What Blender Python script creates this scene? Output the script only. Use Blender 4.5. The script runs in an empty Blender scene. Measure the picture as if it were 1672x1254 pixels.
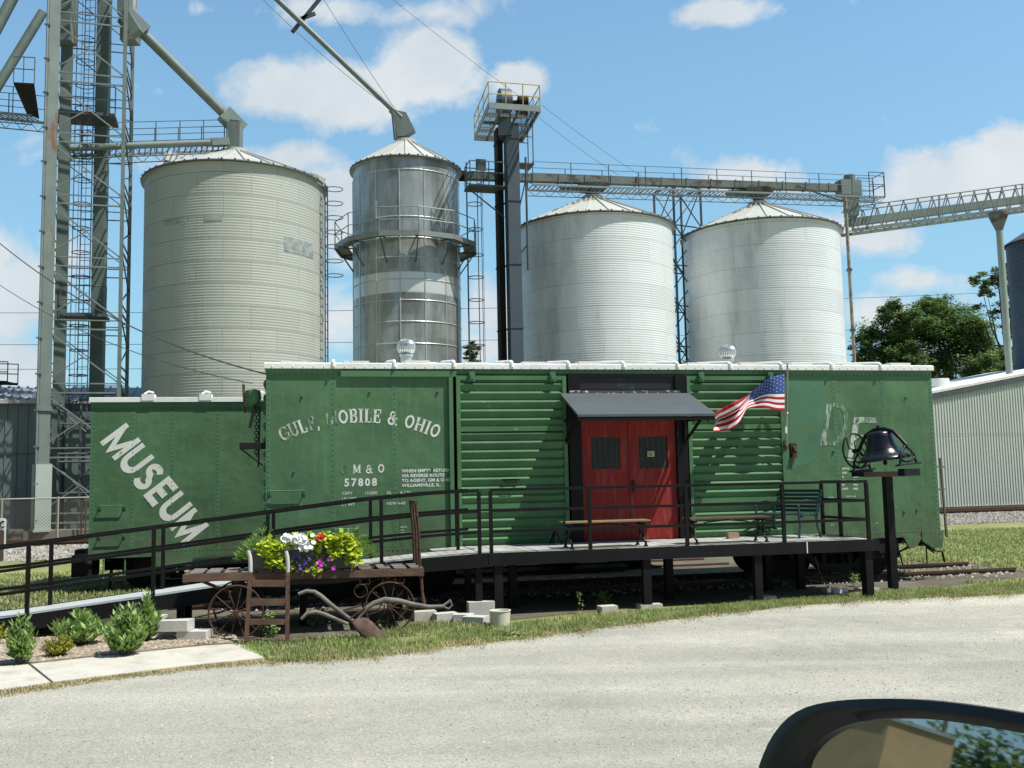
import bpy, math, random
from mathutils import Vector, Matrix
random.seed(7)
SC = bpy.context.scene
COL = SC.collection
V = Vector
# ---------------------------------------------------------------- camera
F_PX, PITCH, ROLL, CZ = 1597.8, .0977, .0209, 2.1
_x, _u, _w = V((1,0,0)), V((0,-math.sin(PITCH),math.cos(PITCH))), V((0,math.cos(PITCH),math.sin(PITCH)))
CX_ = _x*math.cos(ROLL)-_u*math.sin(ROLL)
CU_ = _u*math.cos(ROLL)+_x*math.sin(ROLL)
cam_d = bpy.data.cameras.new('camera'); cam = bpy.data.objects.new('camera', cam_d); COL.objects.link(cam)
cam_d.sensor_width = 36; cam_d.lens = 36*F_PX/1672; cam_d.clip_start = .05; cam_d.clip_end = 3000
M_ = Matrix((CX_, CU_, -_w)).transposed().to_4x4(); M_.translation = V((0,0,CZ)); cam.matrix_world = M_
SC.camera = cam
SC.render.resolution_x, SC.render.resolution_y = 1024, 768
SC.view_settings.view_transform = 'Standard'; SC.view_settings.look = 'None'
SC.view_settings.exposure = 0.38; SC.view_settings.gamma = 1
# ---------------------------------------------------------------- sun
SUN_EL = math.radians(62); SUN_H = V((.925,-.38,0)).normalized()
SUN_DIR = SUN_H*math.cos(SUN_EL)+V((0,0,math.sin(SUN_EL)))
sd = bpy.data.lights.new('sun','SUN'); sd.energy = 4.8; sd.angle = math.radians(.53); sd.color = (1,.955,.88)
so = bpy.data.objects.new('sun', sd); COL.objects.link(so); so.rotation_euler = SUN_DIR.to_track_quat('Z','Y').to_euler()
so.location = (20,-10,60)
# ---------------------------------------------------------------- sky
def ray(px, py):
    return CX_*((px-836)/F_PX) - CU_*((py-627)/F_PX) + _w
world = bpy.data.worlds.new('World'); SC.world = world; world.use_nodes = True
nt = world.node_tree; nt.nodes.clear()
class NB:
    def __init__(s, nt): s.nt = nt
    def n(s, t, **k):
        a = s.nt.nodes.new(t)
        for q, v in k.items(): setattr(a, q, v)
        return a
    def l(s, a, b): s.nt.links.new(a, b)
    def val(s, sock, v):
        if hasattr(v, 'is_output') or isinstance(v, bpy.types.NodeSocket): s.l(v, sock)
        else: sock.default_value = v
    def math(s, op, a, b=None, c=None, clamp=False):
        n = s.n('ShaderNodeMath', operation=op); n.use_clamp = clamp
        s.val(n.inputs[0], a)
        if b is not None: s.val(n.inputs[1], b)
        if c is not None: s.val(n.inputs[2], c)
        return n.outputs[0]
    def vmath(s, op, a, b=None):
        n = s.n('ShaderNodeVectorMath', operation=op); s.val(n.inputs[0], a)
        if b is not None: s.val(n.inputs[1], b)
        return n.outputs['Value'] if op in ('LENGTH','DOT_PRODUCT') else n.outputs[0]
    def mix(s, f, a, b):
        n = s.n('ShaderNodeMix', data_type='RGBA'); s.val(n.inputs[0], f); s.val(n.inputs[6], a); s.val(n.inputs[7], b)
        return n.outputs[2]
    def noise(s, vec, scale, detail=4, rough=.55, dist=0):
        n = s.n('ShaderNodeTexNoise'); n.inputs['Scale'].default_value = scale; n.inputs['Detail'].default_value = detail
        n.inputs['Roughness'].default_value = rough; n.inputs['Distortion'].default_value = dist
        if vec is not None: s.l(vec, n.inputs['Vector'])
        return n.outputs['Fac']
    def ramp(s, f, lo, hi, a=0., b=1.):
        n = s.n('ShaderNodeMapRange'); n.clamp = True; s.val(n.inputs[0], f)
        for i, v in enumerate((lo, hi, a, b)): n.inputs[i+1].default_value = v
        return n.outputs[0]
    def scale(s, vec, xyz):
        n = s.n('ShaderNodeMapping'); s.l(vec, n.inputs[0]); n.inputs['Scale'].default_value = xyz; return n.outputs[0]
B = NB(nt)
sky = B.n('ShaderNodeTexSky', sky_type='NISHITA'); sky.sun_disc = False; sky.sun_elevation = SUN_EL
sky.sun_rotation = math.atan2(SUN_H.x, SUN_H.y); sky.air_density = 1.15; sky.dust_density = .9; sky.ozone_density = 2.2; sky.altitude = 150
tc = B.n('ShaderNodeTexCoord'); sep = B.n('ShaderNodeSeparateXYZ'); B.l(tc.outputs['Generated'], sep.inputs[0])
ay = B.math('MAXIMUM', B.math('ABSOLUTE', sep.outputs[1]), .05)
gx = B.math('DIVIDE', sep.outputs[0], ay); gz = B.math('DIVIDE', sep.outputs[2], ay)
cmb = B.n('ShaderNodeCombineXYZ'); B.l(gx, cmb.inputs[0]); B.l(gz, cmb.inputs[1]); G = cmb.outputs[0]
# banks of cloud: direction (by where it stands in the sky), half width, half height, weight
CL = [(470,145,110,50,1.1),(590,150,110,60,1.1),(690,110,90,75,1.2),(700,20,120,40,.75),(540,15,120,30,.8),(850,135,55,40,.9),
      (420,265,130,32,.9),(280,270,80,30,.7),(540,310,70,45,1.0),(560,380,70,60,.9),(10,480,85,70,1.25),(20,600,90,45,.9),(-40,420,90,60,1.1),(1180,22,75,28,.9),(1600,290,140,60,1.2),
      (1510,300,80,55,1.1),(1660,250,70,50,1.1),(1230,290,90,40,.8),(1420,380,140,35,.75),(1500,460,80,26,.65),(1440,510,90,40,.7),
      (800,510,70,55,.75),(800,570,90,60,.7),(560,520,90,60,.7),(230,140,60,40,.35),(330,15,50,20,.4),(1560,550,120,60,.6),(1000,560,300,70,.45),(100,420,60,40,.4)]
acc = None
for px, py, hw, hh, wt in CL:
    d = ray(px, py); c = (d.x/d.y, d.z/d.y, 0)
    v = B.vmath('MULTIPLY', B.vmath('SUBTRACT', G, c), (F_PX/hw*.8, F_PX/hh*.8, 1))
    r = B.math('MULTIPLY', B.math('MAXIMUM', B.math('SUBTRACT', 1.25, B.vmath('LENGTH', v)), 0), wt)
    acc = r if acc is None else B.math('MAXIMUM', acc, r)
nz = B.noise(G, 9, 9, .62, .3); nz2 = B.noise(G, 3.2, 5, .5)
dens = B.math('ADD', acc, B.math('MULTIPLY', B.math('SUBTRACT', nz, .5), 2.3))
dens = B.ramp(dens, .30, .72)
shade = B.ramp(B.math('ADD', B.noise(B.vmath('ADD', G, (.03,.05,0)), 7, 6, .55), B.math('MULTIPLY', nz2, .3)), .45, .95)
ccol = B.mix(shade, (6.4,6.6,6.7,1), (4.2,4.9,5.5,1))
haze = B.ramp(gz, 0, .55, .78, .14)
skyc = B.mix(haze, sky.outputs[0], (1.95,2.95,3.9,1))
alpha = B.math('MULTIPLY', dens, B.ramp(sep.outputs[2], -.01, .04))
front = B.ramp(sep.outputs[1], -.25, .35)
skyc = B.vmath('MULTIPLY', skyc, B.mix(front, (.55,.6,.62,1), (1.16,1.46,1.46,1)))
fin = B.mix(B.math('MULTIPLY', B.math('MULTIPLY', alpha, front), .93), skyc, ccol)
bg = B.n('ShaderNodeBackground'); B.l(fin, bg.inputs[0]); bg.inputs[1].default_value = .1
wo = B.n('ShaderNodeOutputWorld'); B.l(bg.outputs[0], wo.inputs[0])
# ---------------------------------------------------------------- frames
PSI = .211; C0 = V((1.9897,17.4149,0))
K = Matrix.Translation(C0) @ Matrix.Rotation(PSI, 4, 'Z')          # local x along the boxcar side, y away from the road
KI = K.inverted()
I4 = Matrix.Identity(4)
def atY(px, py, Y):
    r = ray(px, py); return V((0,0,CZ))+r*(Y/r.y)
def atZ(px, py, Z):
    r = ray(px, py); return V((0,0,CZ))+r*((Z-CZ)/r.z)
def ck(px, py, off=0.):
    """point of the vertical plane `off` metres in front of the boxcar side, in boxcar frame (s, -off, z)"""
    r = KI.to_3x3() @ ray(px, py); o = KI @ V((0,0,CZ)); k = (-off-o.y)/r.y
    return o+r*k
def kk(s, y, z): return K @ V((s, y, z))
# ---------------------------------------------------------------- mesh builder
WM = {}
class MB:
    def __init__(s, M=None): s.v = []; s.f = []; s.M = M
    def add(s, vs, fs):
        b = len(s.v)
        if s.M is not None: vs = [s.M @ V(p) for p in vs]
        s.v += [tuple(p) for p in vs]; s.f += [tuple(i+b for i in f) for f in fs]; return s
    def box(s, x0, x1, y0, y1, z0, z1):
        if x0>x1: x0,x1=x1,x0
        if y0>y1: y0,y1=y1,y0
        if z0>z1: z0,z1=z1,z0
        return s.add([(x0,y0,z0),(x1,y0,z0),(x1,y1,z0),(x0,y1,z0),(x0,y0,z1),(x1,y0,z1),(x1,y1,z1),(x0,y1,z1)],
              [(0,3,2,1),(4,5,6,7),(0,1,5,4),(1,2,6,5),(2,3,7,6),(3,0,4,7)])
    def bar(s, p, q, w, h=None, up=(0,0,1)):
        p, q = V(p), V(q); h = h or w; d = (q-p).normalized(); up = V(up)
        if abs(d.dot(up)) > .98: up = V((0,1,0)) if abs(d.y)<.9 else V((1,0,0))
        a = d.cross(up).normalized()*w/2; b = a.cross(d).normalized()*h/2
        vs = [p-a-b,p+a-b,p+a+b,p-a+b,q-a-b,q+a-b,q+a+b,q-a+b]
        return s.add(vs, [(0,1,2,3),(7,6,5,4),(0,4,5,1),(1,5,6,2),(2,6,7,3),(3,7,4,0)])
    def tube(s, p, q, r, n=8, r2=None, cap=True):
        return s.path([p, q], [r, r if r2 is None else r2], n, cap)
    def path(s, pts, r, n=8, cap=True, closed=False):
        pts = [V(p) for p in pts]; m = len(pts)
        if not isinstance(r, (list, tuple)): r = [r]*m
        vs = []; pa = None
        for i, p in enumerate(pts):
            if closed: d = pts[(i+1)%m]-pts[i-1]
            else: d = pts[min(i+1,m-1)]-pts[max(i-1,0)]
            if d.length<1e-9: d = V((0,0,1))
            d.normalize()
            if pa is None:
                up = V((0,0,1)) if abs(d.z)<.9 else V((1,0,0))
                a = d.cross(up).normalized()
            else:
                a = (pa-d*pa.dot(d))
                a = a.normalized() if a.length>1e-6 else d.orthogonal().normalized()
            pa = a; b = d.cross(a)
            for k in range(n):
                t = 2*math.pi*k/n; vs.append(p+(a*math.cos(t)+b*math.sin(t))*r[i])
        fs = []
        for i in range(m if closed else m-1):
            j = (i+1)%m
            for k in range(n): fs.append((i*n+k, i*n+(k+1)%n, j*n+(k+1)%n, j*n+k))
        if cap and not closed: fs += [tuple(range(n-1,-1,-1)), tuple((m-1)*n+k for k in range(n))]
        return s.add(vs, fs)
    def lathe(s, c, prof, n=24, axis=None, cap=False, a0=0, a1=2*math.pi):
        c = V(c); full = abs(a1-a0-2*math.pi)<1e-6
        R = V((0,0,1)).rotation_difference(V(axis)).to_matrix() if axis is not None else None
        vs = []; cnt = n if full else n+1
        for r, z in prof:
            for k in range(cnt):
                t = a0+(a1-a0)*k/n; p = V((r*math.cos(t), r*math.sin(t), z))
                if R: p = R @ p
                vs.append(c+p)
        fs = []
        for i in range(len(prof)-1):
            for k in range(n):
                k2 = (k+1)%cnt if full else k+1
                fs.append((i*cnt+k, i*cnt+k2, (i+1)*cnt+k2, (i+1)*cnt+k))
        if cap: fs += [tuple(range(cnt-1,-1,-1)), tuple((len(prof)-1)*cnt+k for k in range(cnt))]
        return s.add(vs, fs)
    def ball(s, c, r, n=10, m=6, sz=1):
        return s.lathe(c, [(max(r*math.sin(math.pi*i/m),1e-4), -r*sz*math.cos(math.pi*i/m)) for i in range(m+1)], n)
    def prism(s, pts, ext):
        pts = [V(p) for p in pts]; e = V(ext); n = len(pts)
        return s.add(pts+[p+e for p in pts], [tuple(range(n-1,-1,-1)), tuple(range(n,2*n))]+[(i,(i+1)%n,n+(i+1)%n,n+i) for i in range(n)])
    def quad(s, *p): return s.add(list(p), [tuple(range(len(p)))])
    def ring(s, c, R, r, n=24, m=6, axis=(0,0,1)):
        ax = V(axis).normalized(); a = ax.orthogonal().normalized(); b = ax.cross(a); c = V(c)
        return s.path([c+(a*math.cos(2*math.pi*k/n)+b*math.sin(2*math.pi*k/n))*R for k in range(n)], r, m, closed=True)
    def build(s, name, mat, parent=None, smooth=None, base=None, recalc=True):
        me = bpy.data.meshes.new(name)
        o = bpy.data.objects.new(name, me)
        if parent is None:
            if base is None:
                xs = [p[0] for p in s.v]; ys = [p[1] for p in s.v]; zs = [p[2] for p in s.v]
                base = ((min(xs)+max(xs))/2, (min(ys)+max(ys))/2, min(zs))
            W = Matrix.Translation(V(base)); o.location = base
        else: W = WM[parent.name]; o.parent = parent
        Wi = W.inverted(); vs = [Wi @ V(p) for p in s.v]
        me.from_pydata(vs, [], s.f); me.materials.append(mat)
        if recalc and len(s.f) < 60000:
            import bmesh
            bm = bmesh.new(); bm.from_mesh(me); bmesh.ops.recalc_face_normals(bm, faces=bm.faces); bm.to_mesh(me); bm.free()
        if smooth:
            me.shade_smooth()
            me.set_sharp_from_angle(angle=math.radians(smooth if smooth>1 else 40))
        COL.objects.link(o); WM[o.name] = W
        return o
def tag(o, label, cat, group=None, kind=None):
    if label: o['label'] = label
    if cat: o['category'] = cat
    if group: o['group'] = group
    if kind: o['kind'] = kind
    return o
def thing(name, label, cat, loc, rotz=0., group=None):
    o = bpy.data.objects.new(name, None); o.empty_display_size = .2; COL.objects.link(o)
    o.location = loc; o.rotation_euler = (0,0,rotz)
    WM[o.name] = Matrix.Translation(V(loc)) @ Matrix.Rotation(rotz, 4, 'Z')
    return tag(o, label, cat, group)
def kthing(name, label, cat, s, y, z=.05, group=None): return thing(name, label, cat, kk(s,y,z), PSI, group)
def struct(o): o['kind'] = 'structure'; return o
def copy_tree(o, loc, rotz, label=None):
    kids = {}
    for c in bpy.data.objects:
        if c.parent: kids.setdefault(c.parent.name, []).append(c)
    def rec(a, par):
        c = a.copy(); COL.objects.link(c)
        if par is not None: c.parent = par
        for ch in kids.get(a.name, []): rec(ch, c)
        return c
    r = rec(o, None); r.location = loc; r.rotation_euler = (0,0,rotz)
    if label: r['label'] = label
    return r
# ---------------------------------------------------------------- materials
def mk(name, col, rough=.6, metal=0., var=.18, sc=2., col2=None, thr=(.55,.7), sc2=3., stretch=(1,1,1), bump=0., bsc=40., island=0., spec=.5, fine=0., transl=0., wavy=0., grime=None, streak=0.):
    m = bpy.data.materials.new(name); m.use_nodes = True; nt = m.node_tree; nt.nodes.clear(); b = NB(nt)
    tc = b.n('ShaderNodeTexCoord').outputs['Object']
    n1 = b.noise(tc, sc, 6, .6)
    f = b.ramp(n1, .3, .7, 1-var, 1+var)
    if fine:
        n4 = b.noise(tc, bsc*1.5, 3, .7); f = b.math('MULTIPLY', f, b.ramp(n4, .3, .7, 1-fine, 1+fine))
    if island:
        g = b.n('ShaderNodeNewGeometry').outputs['Random Per Island']; f = b.math('MULTIPLY', f, b.ramp(g, 0, 1, 1-island, 1+island))
    c = b.vmath('SCALE', tuple(col[:3])); c.node.inputs[0].default_value = col[:3]; b.l(f, c.node.inputs['Scale'])
    if col2 is not None:
        v2 = b.scale(tc, stretch); n2 = b.noise(v2, sc2, 8, .65)
        k = b.ramp(n2, thr[0], thr[1]); c = b.mix(k, c, (*col2[:3],1))
    if streak:
        st = b.ramp(b.noise(b.scale(tc,(9,9,.35)), 1., 6, .7), .56, .74); k = b.math('MULTIPLY', b.math('MULTIPLY', st, b.ramp(b.noise(tc, .9, 3), .42, .6)), streak); c = b.mix(k, c, (.13,.105,.055,1))
        st = b.ramp(b.noise(b.scale(tc,(5,5,.5)), 1.7, 6, .7), .52, .75); c = b.mix(b.math('MULTIPLY', st, streak*.6), c, (*[q*1.45 for q in col[:3]],1))
    if grime:
        sz = b.n('ShaderNodeSeparateXYZ'); b.l(tc, sz.inputs[0]); g = b.ramp(b.math('ADD', sz.outputs[2], b.math('MULTIPLY', b.noise(tc, 3.5, 6, .7), .5)), grime[0], grime[1], .65, 0)
        g = b.math('MULTIPLY', g, b.ramp(b.noise(tc, 6, 5, .7), .35, .65)); c = b.mix(g, c, (.10,.095,.06,1))
    p = b.n('ShaderNodeBsdfPrincipled'); b.l(c, p.inputs['Base Color'])
    p.inputs['Roughness'].default_value = rough; p.inputs['Metallic'].default_value = metal
    p.inputs['Specular IOR Level'].default_value = spec
    if bump:
        bn = b.n('ShaderNodeBump'); bn.inputs['Strength'].default_value = bump; bn.inputs['Distance'].default_value = .02
        b.l(b.noise(tc, bsc, 5, .65), bn.inputs['Height']); b.l(bn.outputs[0], p.inputs['Normal'])
        if wavy:
            b2 = b.n('ShaderNodeBump'); b2.inputs['Strength'].default_value = wavy; b2.inputs['Distance'].default_value = .05
            b.l(b.noise(tc, 1.3, 3, .5), b2.inputs['Height']); b.l(b2.outputs[0], bn.inputs['Normal'])
    out = b.n('ShaderNodeOutputMaterial')
    if transl:
        t = b.n('ShaderNodeBsdfTranslucent'); b.l(c, t.inputs[0]); ms = b.n('ShaderNodeMixShader'); ms.inputs[0].default_value = transl
        b.l(p.outputs[0], ms.inputs[1]); b.l(t.outputs[0], ms.inputs[2]); b.l(ms.outputs[0], out.inputs[0])
    else: b.l(p.outputs[0], out.inputs[0])
    return m
GREEN = (.070,.158,.074)
m_green = mk('green_paint', GREEN, .62, 0, .24, .9, (.13,.16,.085), (.60,.80), 2.5, (1,1,.25), .05, 30, spec=.3, wavy=1.0, grime=(1.15,1.95), streak=.85)
m_green2 = mk('green_paint_faded', (.072,.172,.086), .62, 0, .16, .8, (.17,.23,.12), (.66,.82), 2.5, (1,1,.25), .05, 30, spec=.3)
m_rivet = mk('dark_rivet', (.03,.075,.04), .7, var=.1)
m_door_green = mk('green_door_paint', (.066,.165,.072), .6, 0, .2, 1.5, (.30,.26,.14), (.62,.72), 7, (1,1,3), .04, 30, spec=.3)
m_roofwhite = mk('white_roof_coating', (.74,.76,.72), .7, 0, .1, 3, (.33,.27,.18), (.66,.74), 6, bump=.1)
m_black = mk('black_paint', (.006,.006,.007), .5, 0, .2, 4, (.03,.03,.03), (.66,.8), 14, spec=.2)
m_railblack = mk('black_rail_paint', (.006,.005,.006), .4, 0, .3, 5, (.04,.028,.022), (.62,.75), 20, spec=.25)
m_fascia = mk('black_fascia', (.0075,.008,.009), .6, 0, .25, 2, (.022,.024,.024), (.6,.8), 5, spec=.2)
m_darksteel = mk('dark_steel', (.012,.012,.011), .7, 0, .3, 5, (.035,.022,.013), (.55,.7), 8, spec=.2)
m_deck = mk('weathered_deck_boards', (.36,.37,.34), .85, 0, .16, 3, (.26,.27,.24), (.45,.65), 6, (1,.2,1), .1, 60, island=.12, fine=.08)
m_ramp = mk('grey_ramp_surface', (.40,.43,.42), .8, 0, .08, 3, bump=.05)
m_white = mk('white_paint', (.66,.68,.64), .7, 0, .08, 4)
m_worn = mk('worn_white_lettering', (.62,.65,.60), .75, 0, .08, 3, GREEN, (.58,.66), 9, bump=0)
m_vworn = mk('very_worn_lettering', (.40,.47,.41), .75, 0, .1, 3, GREEN, (.40,.56), 12, (1.6,1,.35))
m_rustlet = mk('rust_stained_lettering', (.48,.48,.38), .75, 0, .1, 3, (.10,.17,.08), (.48,.58), 9)
m_smallet = mk('small_white_lettering', (.66,.70,.66), .75, 0, .1, 3, GREEN, (.66,.80), 14)
m_muslet = mk('museum_lettering', (.66,.69,.64), .75, 0, .06, 3, (.22,.30,.20), (.60,.66), 7)
m_red = mk('red_door_paint', (.24,.016,.013), .6, 0, .2, 2, (.24,.08,.07), (.50,.72), 5, (3,3,.35), .05, 30, spec=.3)
m_glassdark = mk('dark_glass', (.012,.014,.015), .12, 0, .2, 2)
m_curtain = mk('pale_curtain', (.035,.037,.036), .8)
m_canopy = mk('grey_sheet_metal', (.075,.088,.095), .5, .1, .1, 3)
m_transom = mk('black_transom', (.007,.008,.012), .5, 0, .3, 3, (.04,.06,.075), (.58,.68), 3)
m_rust = mk('rusty_iron', (.095,.052,.034), .85, 0, .3, 7, (.045,.03,.022), (.45,.6), 14, bump=.2, bsc=80, spec=.2)
m_rustwood = mk('rust_brown_wood', (.10,.055,.036), .8, 0, .3, 5, (.17,.11,.075), (.5,.7), 9, (.3,1,1), .1)
m_oldwood = mk('grey_weathered_wood', (.15,.145,.125), .85, 0, .25, 5, (.09,.07,.055), (.5,.65), 9, (.3,1,1), .15, island=.2)
m_benchwood = mk('honey_bench_slats', (.26,.20,.105), .5, 0, .15, 5)
m_castiron = mk('black_cast_iron', (.005,.005,.006), .4, spec=.3)
m_bell = mk('black_enamel_bell', (.005,.006,.010), .27, 0, .2, 4)
m_bluegreen = mk('blue_green_bench_paint', (.014,.055,.065), .5, 0, .2, 4)
m_brick = mk('pink_brick', (.36,.22,.16), .85, bump=.1)
m_concrete = mk('concrete', (.50,.48,.41), .85, 0, .1, 2, (.36,.33,.27), (.5,.7), 3, bump=.1, bsc=60, fine=.06)
m_block = mk('grey_concrete_block', (.50,.50,.46), .9, 0, .15, 4, bump=.3, bsc=50, fine=.1)
m_mulch = mk('wood_chip_mulch', (.29,.235,.175), .95, 0, .25, 6, (.40,.37,.32), (.5,.65), 30, bump=.8, bsc=45, fine=.35)
m_box = mk('grey_planter_wood', (.085,.080,.085), .8, 0, .2, 5)
m_siloA = mk('pale_green_galvanised', (.38,.42,.355), .55, .12, .08, .6, (.28,.32,.27), (.52,.75), 1.2, (1,1,.35), 0, spec=.4)
m_siloC = mk('white_galvanised', (.56,.585,.575), .45, .2, .07, .6, (.30,.31,.25), (.56,.75), 1.0, (1.2,1.2,.5), 0, spec=.5)
m_siloRoof = mk('pale_roof_metal', (.50,.51,.47), .5, .2, .08, 1)
m_galv = mk('galvanised_sheet', (.34,.37,.37), .36, .75, .25, .7, (.20,.215,.205), (.42,.62), .9, (1,1,2.5), 0)
m_galvnew = mk('new_galvanised_sheet', (.60,.64,.64), .25, .8, .15, .7)
m_galvtop = mk('clean_galvanised_sheet', (.50,.55,.56), .38, .6, .1, .7)
m_seam = mk('bright_seam', (.55,.58,.56), .4, .5)
m_tower = mk('grey_green_steel', (.15,.19,.175), .55, .1, .15, 1.2, (.17,.08,.045), (.60,.66), 2.0, (1,1,.25))
m_towerd = mk('dark_green_steel', (.11,.15,.135), .6, .1, .2, 1.2, (.12,.06,.035), (.62,.72), 2.0, (1,1,.3))
m_lattice = mk('lattice_steel', (.075,.09,.095), .6, .2, .3, 2, (.14,.06,.035), (.6,.7), 3)
m_lattlight = mk('pale_lattice_steel', (.24,.27,.26), .5, .4, .15, 2)
m_legblue = mk('blue_grey_leg_casing', (.060,.085,.105), .5, .1, .1, 1.5)
m_yellow = mk('yellow_handrail', (.42,.31,.08), .5)
m_conv = mk('rusty_conveyor_casing', (.13,.155,.14), .65, .1, .2, 1.2, (.06,.045,.038), (.50,.60), 1.5, (1,1,1.4))
m_conv2 = mk('grey_green_conveyor', (.16,.20,.185), .55, .1, .15, 1.2)
m_shedblue = mk('blue_grey_cladding', (.13,.165,.17), .55, .1, .1, .8, (.19,.22,.22), (.5,.75), .8, (1,1,.3))
m_shedwhite = mk('white_cladding', (.52,.57,.52), .55, .05, .05, .8)
m_trim = mk('white_trim', (.68,.72,.70), .5)
m_greytrim = mk('grey_trim', (.22,.26,.25), .5)
m_stonebase = mk('stained_concrete_base', (.24,.22,.17), .9, 0, .25, .8, (.15,.13,.10), (.45,.6), 1.5)
m_bark = mk('bark', (.09,.07,.05), .9, bump=.4, bsc=20)
m_leaf = mk('tree_leaves', (.15,.235,.07), .6, 0, .3, .4, island=.35, transl=.25)
m_leafpale = mk('pale_tree_leaves', (.17,.24,.09), .6, 0, .25, .4, island=.35, transl=.3)
m_bush = mk('bush_leaves', (.24,.37,.10), .5, 0, .2, 4, island=.3, transl=.3)
m_bushy = mk('yellow_bush_leaves', (.33,.36,.03), .5, 0, .2, 4, island=.3, transl=.3)
m_lime = mk('lime_vine_leaves', (.46,.56,.04), .5, 0, .15, 4, island=.25, transl=.35)
m_fern = mk('feathery_fern', (.17,.30,.05), .6, 0, .2, 4, island=.25, transl=.3)
m_pwhite = mk('white_petals', (.80,.80,.80), .6, 0, .03); m_pred = mk('red_petals', (.65,.02,.015), .5, 0, .1)
m_ppur = mk('purple_petals', (.35,.03,.33), .5, 0, .1); m_pvio = mk('violet_petals', (.10,.05,.35), .5, 0, .1)
m_grass = mk('grass_blades', (.27,.34,.11), .7, 0, .3, 1.2, (.48,.43,.23), (.5,.68), 2.2, island=.3, transl=.3)
m_drygrass = mk('dry_grass', (.46,.39,.21), .8, 0, .2, 3, (.20,.20,.09), (.5,.65), 4, island=.3, transl=.2)
m_stone = mk('ballast_stone', (.30,.285,.255), .9, 0, .12, 3, island=.45)
m_pebble = mk('limestone_pebble', (.37,.36,.31), .95, 0, .1, 3, island=.45, spec=.1)
m_cloth_w = mk('flag_white', (.72,.72,.72), .8); m_pole = mk('flag_pole_wood', (.30,.29,.22), .6)
m_wire = mk('cable', (.05,.05,.05), .6); m_chain = mk('dark_chain', (.03,.03,.03), .5, .5)
m_signbrown = mk('brown_sign', (.10,.055,.04), .6); m_tie = mk('old_sleeper', (.10,.08,.06), .9, bump=.3)
m_rail = mk('rusty_rail', (.10,.055,.035), .6, .3, .2, 3); m_vent = mk('turbine_vent_metal', (.58,.60,.58), .3, .7)
m_tan = mk('tan_block_wall', (.36,.28,.16), .85, 0, .14, .8, (.28,.22,.13), (.5,.7), .9)
# ================================================================ GROUND
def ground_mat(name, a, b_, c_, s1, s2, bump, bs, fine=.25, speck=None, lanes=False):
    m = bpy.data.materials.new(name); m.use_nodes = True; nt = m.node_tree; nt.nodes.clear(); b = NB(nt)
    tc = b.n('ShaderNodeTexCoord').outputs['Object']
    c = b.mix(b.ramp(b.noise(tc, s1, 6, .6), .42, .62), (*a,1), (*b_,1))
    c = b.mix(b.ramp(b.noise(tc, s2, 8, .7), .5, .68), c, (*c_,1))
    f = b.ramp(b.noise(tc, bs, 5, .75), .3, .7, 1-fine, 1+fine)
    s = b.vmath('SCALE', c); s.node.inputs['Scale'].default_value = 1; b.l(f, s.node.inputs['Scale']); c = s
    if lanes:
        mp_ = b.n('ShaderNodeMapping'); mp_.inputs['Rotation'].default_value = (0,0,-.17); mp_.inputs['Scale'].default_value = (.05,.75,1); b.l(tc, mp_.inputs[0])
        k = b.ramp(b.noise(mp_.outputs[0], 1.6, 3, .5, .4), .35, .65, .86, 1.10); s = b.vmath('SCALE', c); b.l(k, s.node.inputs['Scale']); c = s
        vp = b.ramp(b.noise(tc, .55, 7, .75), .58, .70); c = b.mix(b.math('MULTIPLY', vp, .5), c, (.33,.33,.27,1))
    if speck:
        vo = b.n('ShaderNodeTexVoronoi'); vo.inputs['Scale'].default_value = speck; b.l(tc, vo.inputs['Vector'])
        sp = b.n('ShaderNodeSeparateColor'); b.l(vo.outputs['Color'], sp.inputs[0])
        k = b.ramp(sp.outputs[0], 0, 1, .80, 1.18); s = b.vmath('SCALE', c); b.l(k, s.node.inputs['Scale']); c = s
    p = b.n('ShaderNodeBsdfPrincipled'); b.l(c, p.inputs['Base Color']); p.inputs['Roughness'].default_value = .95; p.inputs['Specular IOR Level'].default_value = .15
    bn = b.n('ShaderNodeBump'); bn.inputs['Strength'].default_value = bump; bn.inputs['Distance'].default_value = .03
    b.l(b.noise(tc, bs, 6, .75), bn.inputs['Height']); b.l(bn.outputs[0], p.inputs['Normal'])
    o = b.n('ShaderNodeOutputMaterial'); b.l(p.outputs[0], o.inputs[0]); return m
m_ground = ground_mat('lawn_ground', (.16,.20,.065), (.25,.25,.11), (.36,.31,.17), .35, 1.6, .6, 30)
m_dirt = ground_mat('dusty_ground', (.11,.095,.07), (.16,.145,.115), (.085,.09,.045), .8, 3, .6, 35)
m_road = ground_mat('limestone_gravel', (.50,.487,.41), (.42,.415,.36), (.57,.545,.45), .35, .9, .9, 55, .12, 70, lanes=True)
m_ballast = ground_mat('ballast_bed', (.24,.23,.21), (.30,.28,.25), (.17,.15,.13), 1.2, 4, 1., 25, .4)
GZ = .05
g = MB().box(-900,900,-900,900,-.6,GZ); struct(g.build('ground', m_ground, base=(0,0,0)))
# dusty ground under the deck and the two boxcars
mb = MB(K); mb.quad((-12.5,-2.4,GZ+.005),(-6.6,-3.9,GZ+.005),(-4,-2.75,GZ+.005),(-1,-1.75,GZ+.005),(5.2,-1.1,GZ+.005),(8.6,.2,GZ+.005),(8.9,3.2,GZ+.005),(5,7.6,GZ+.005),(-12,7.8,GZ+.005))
struct(mb.build('dirt_ground', m_dirt, base=(0,12,GZ)))
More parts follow.
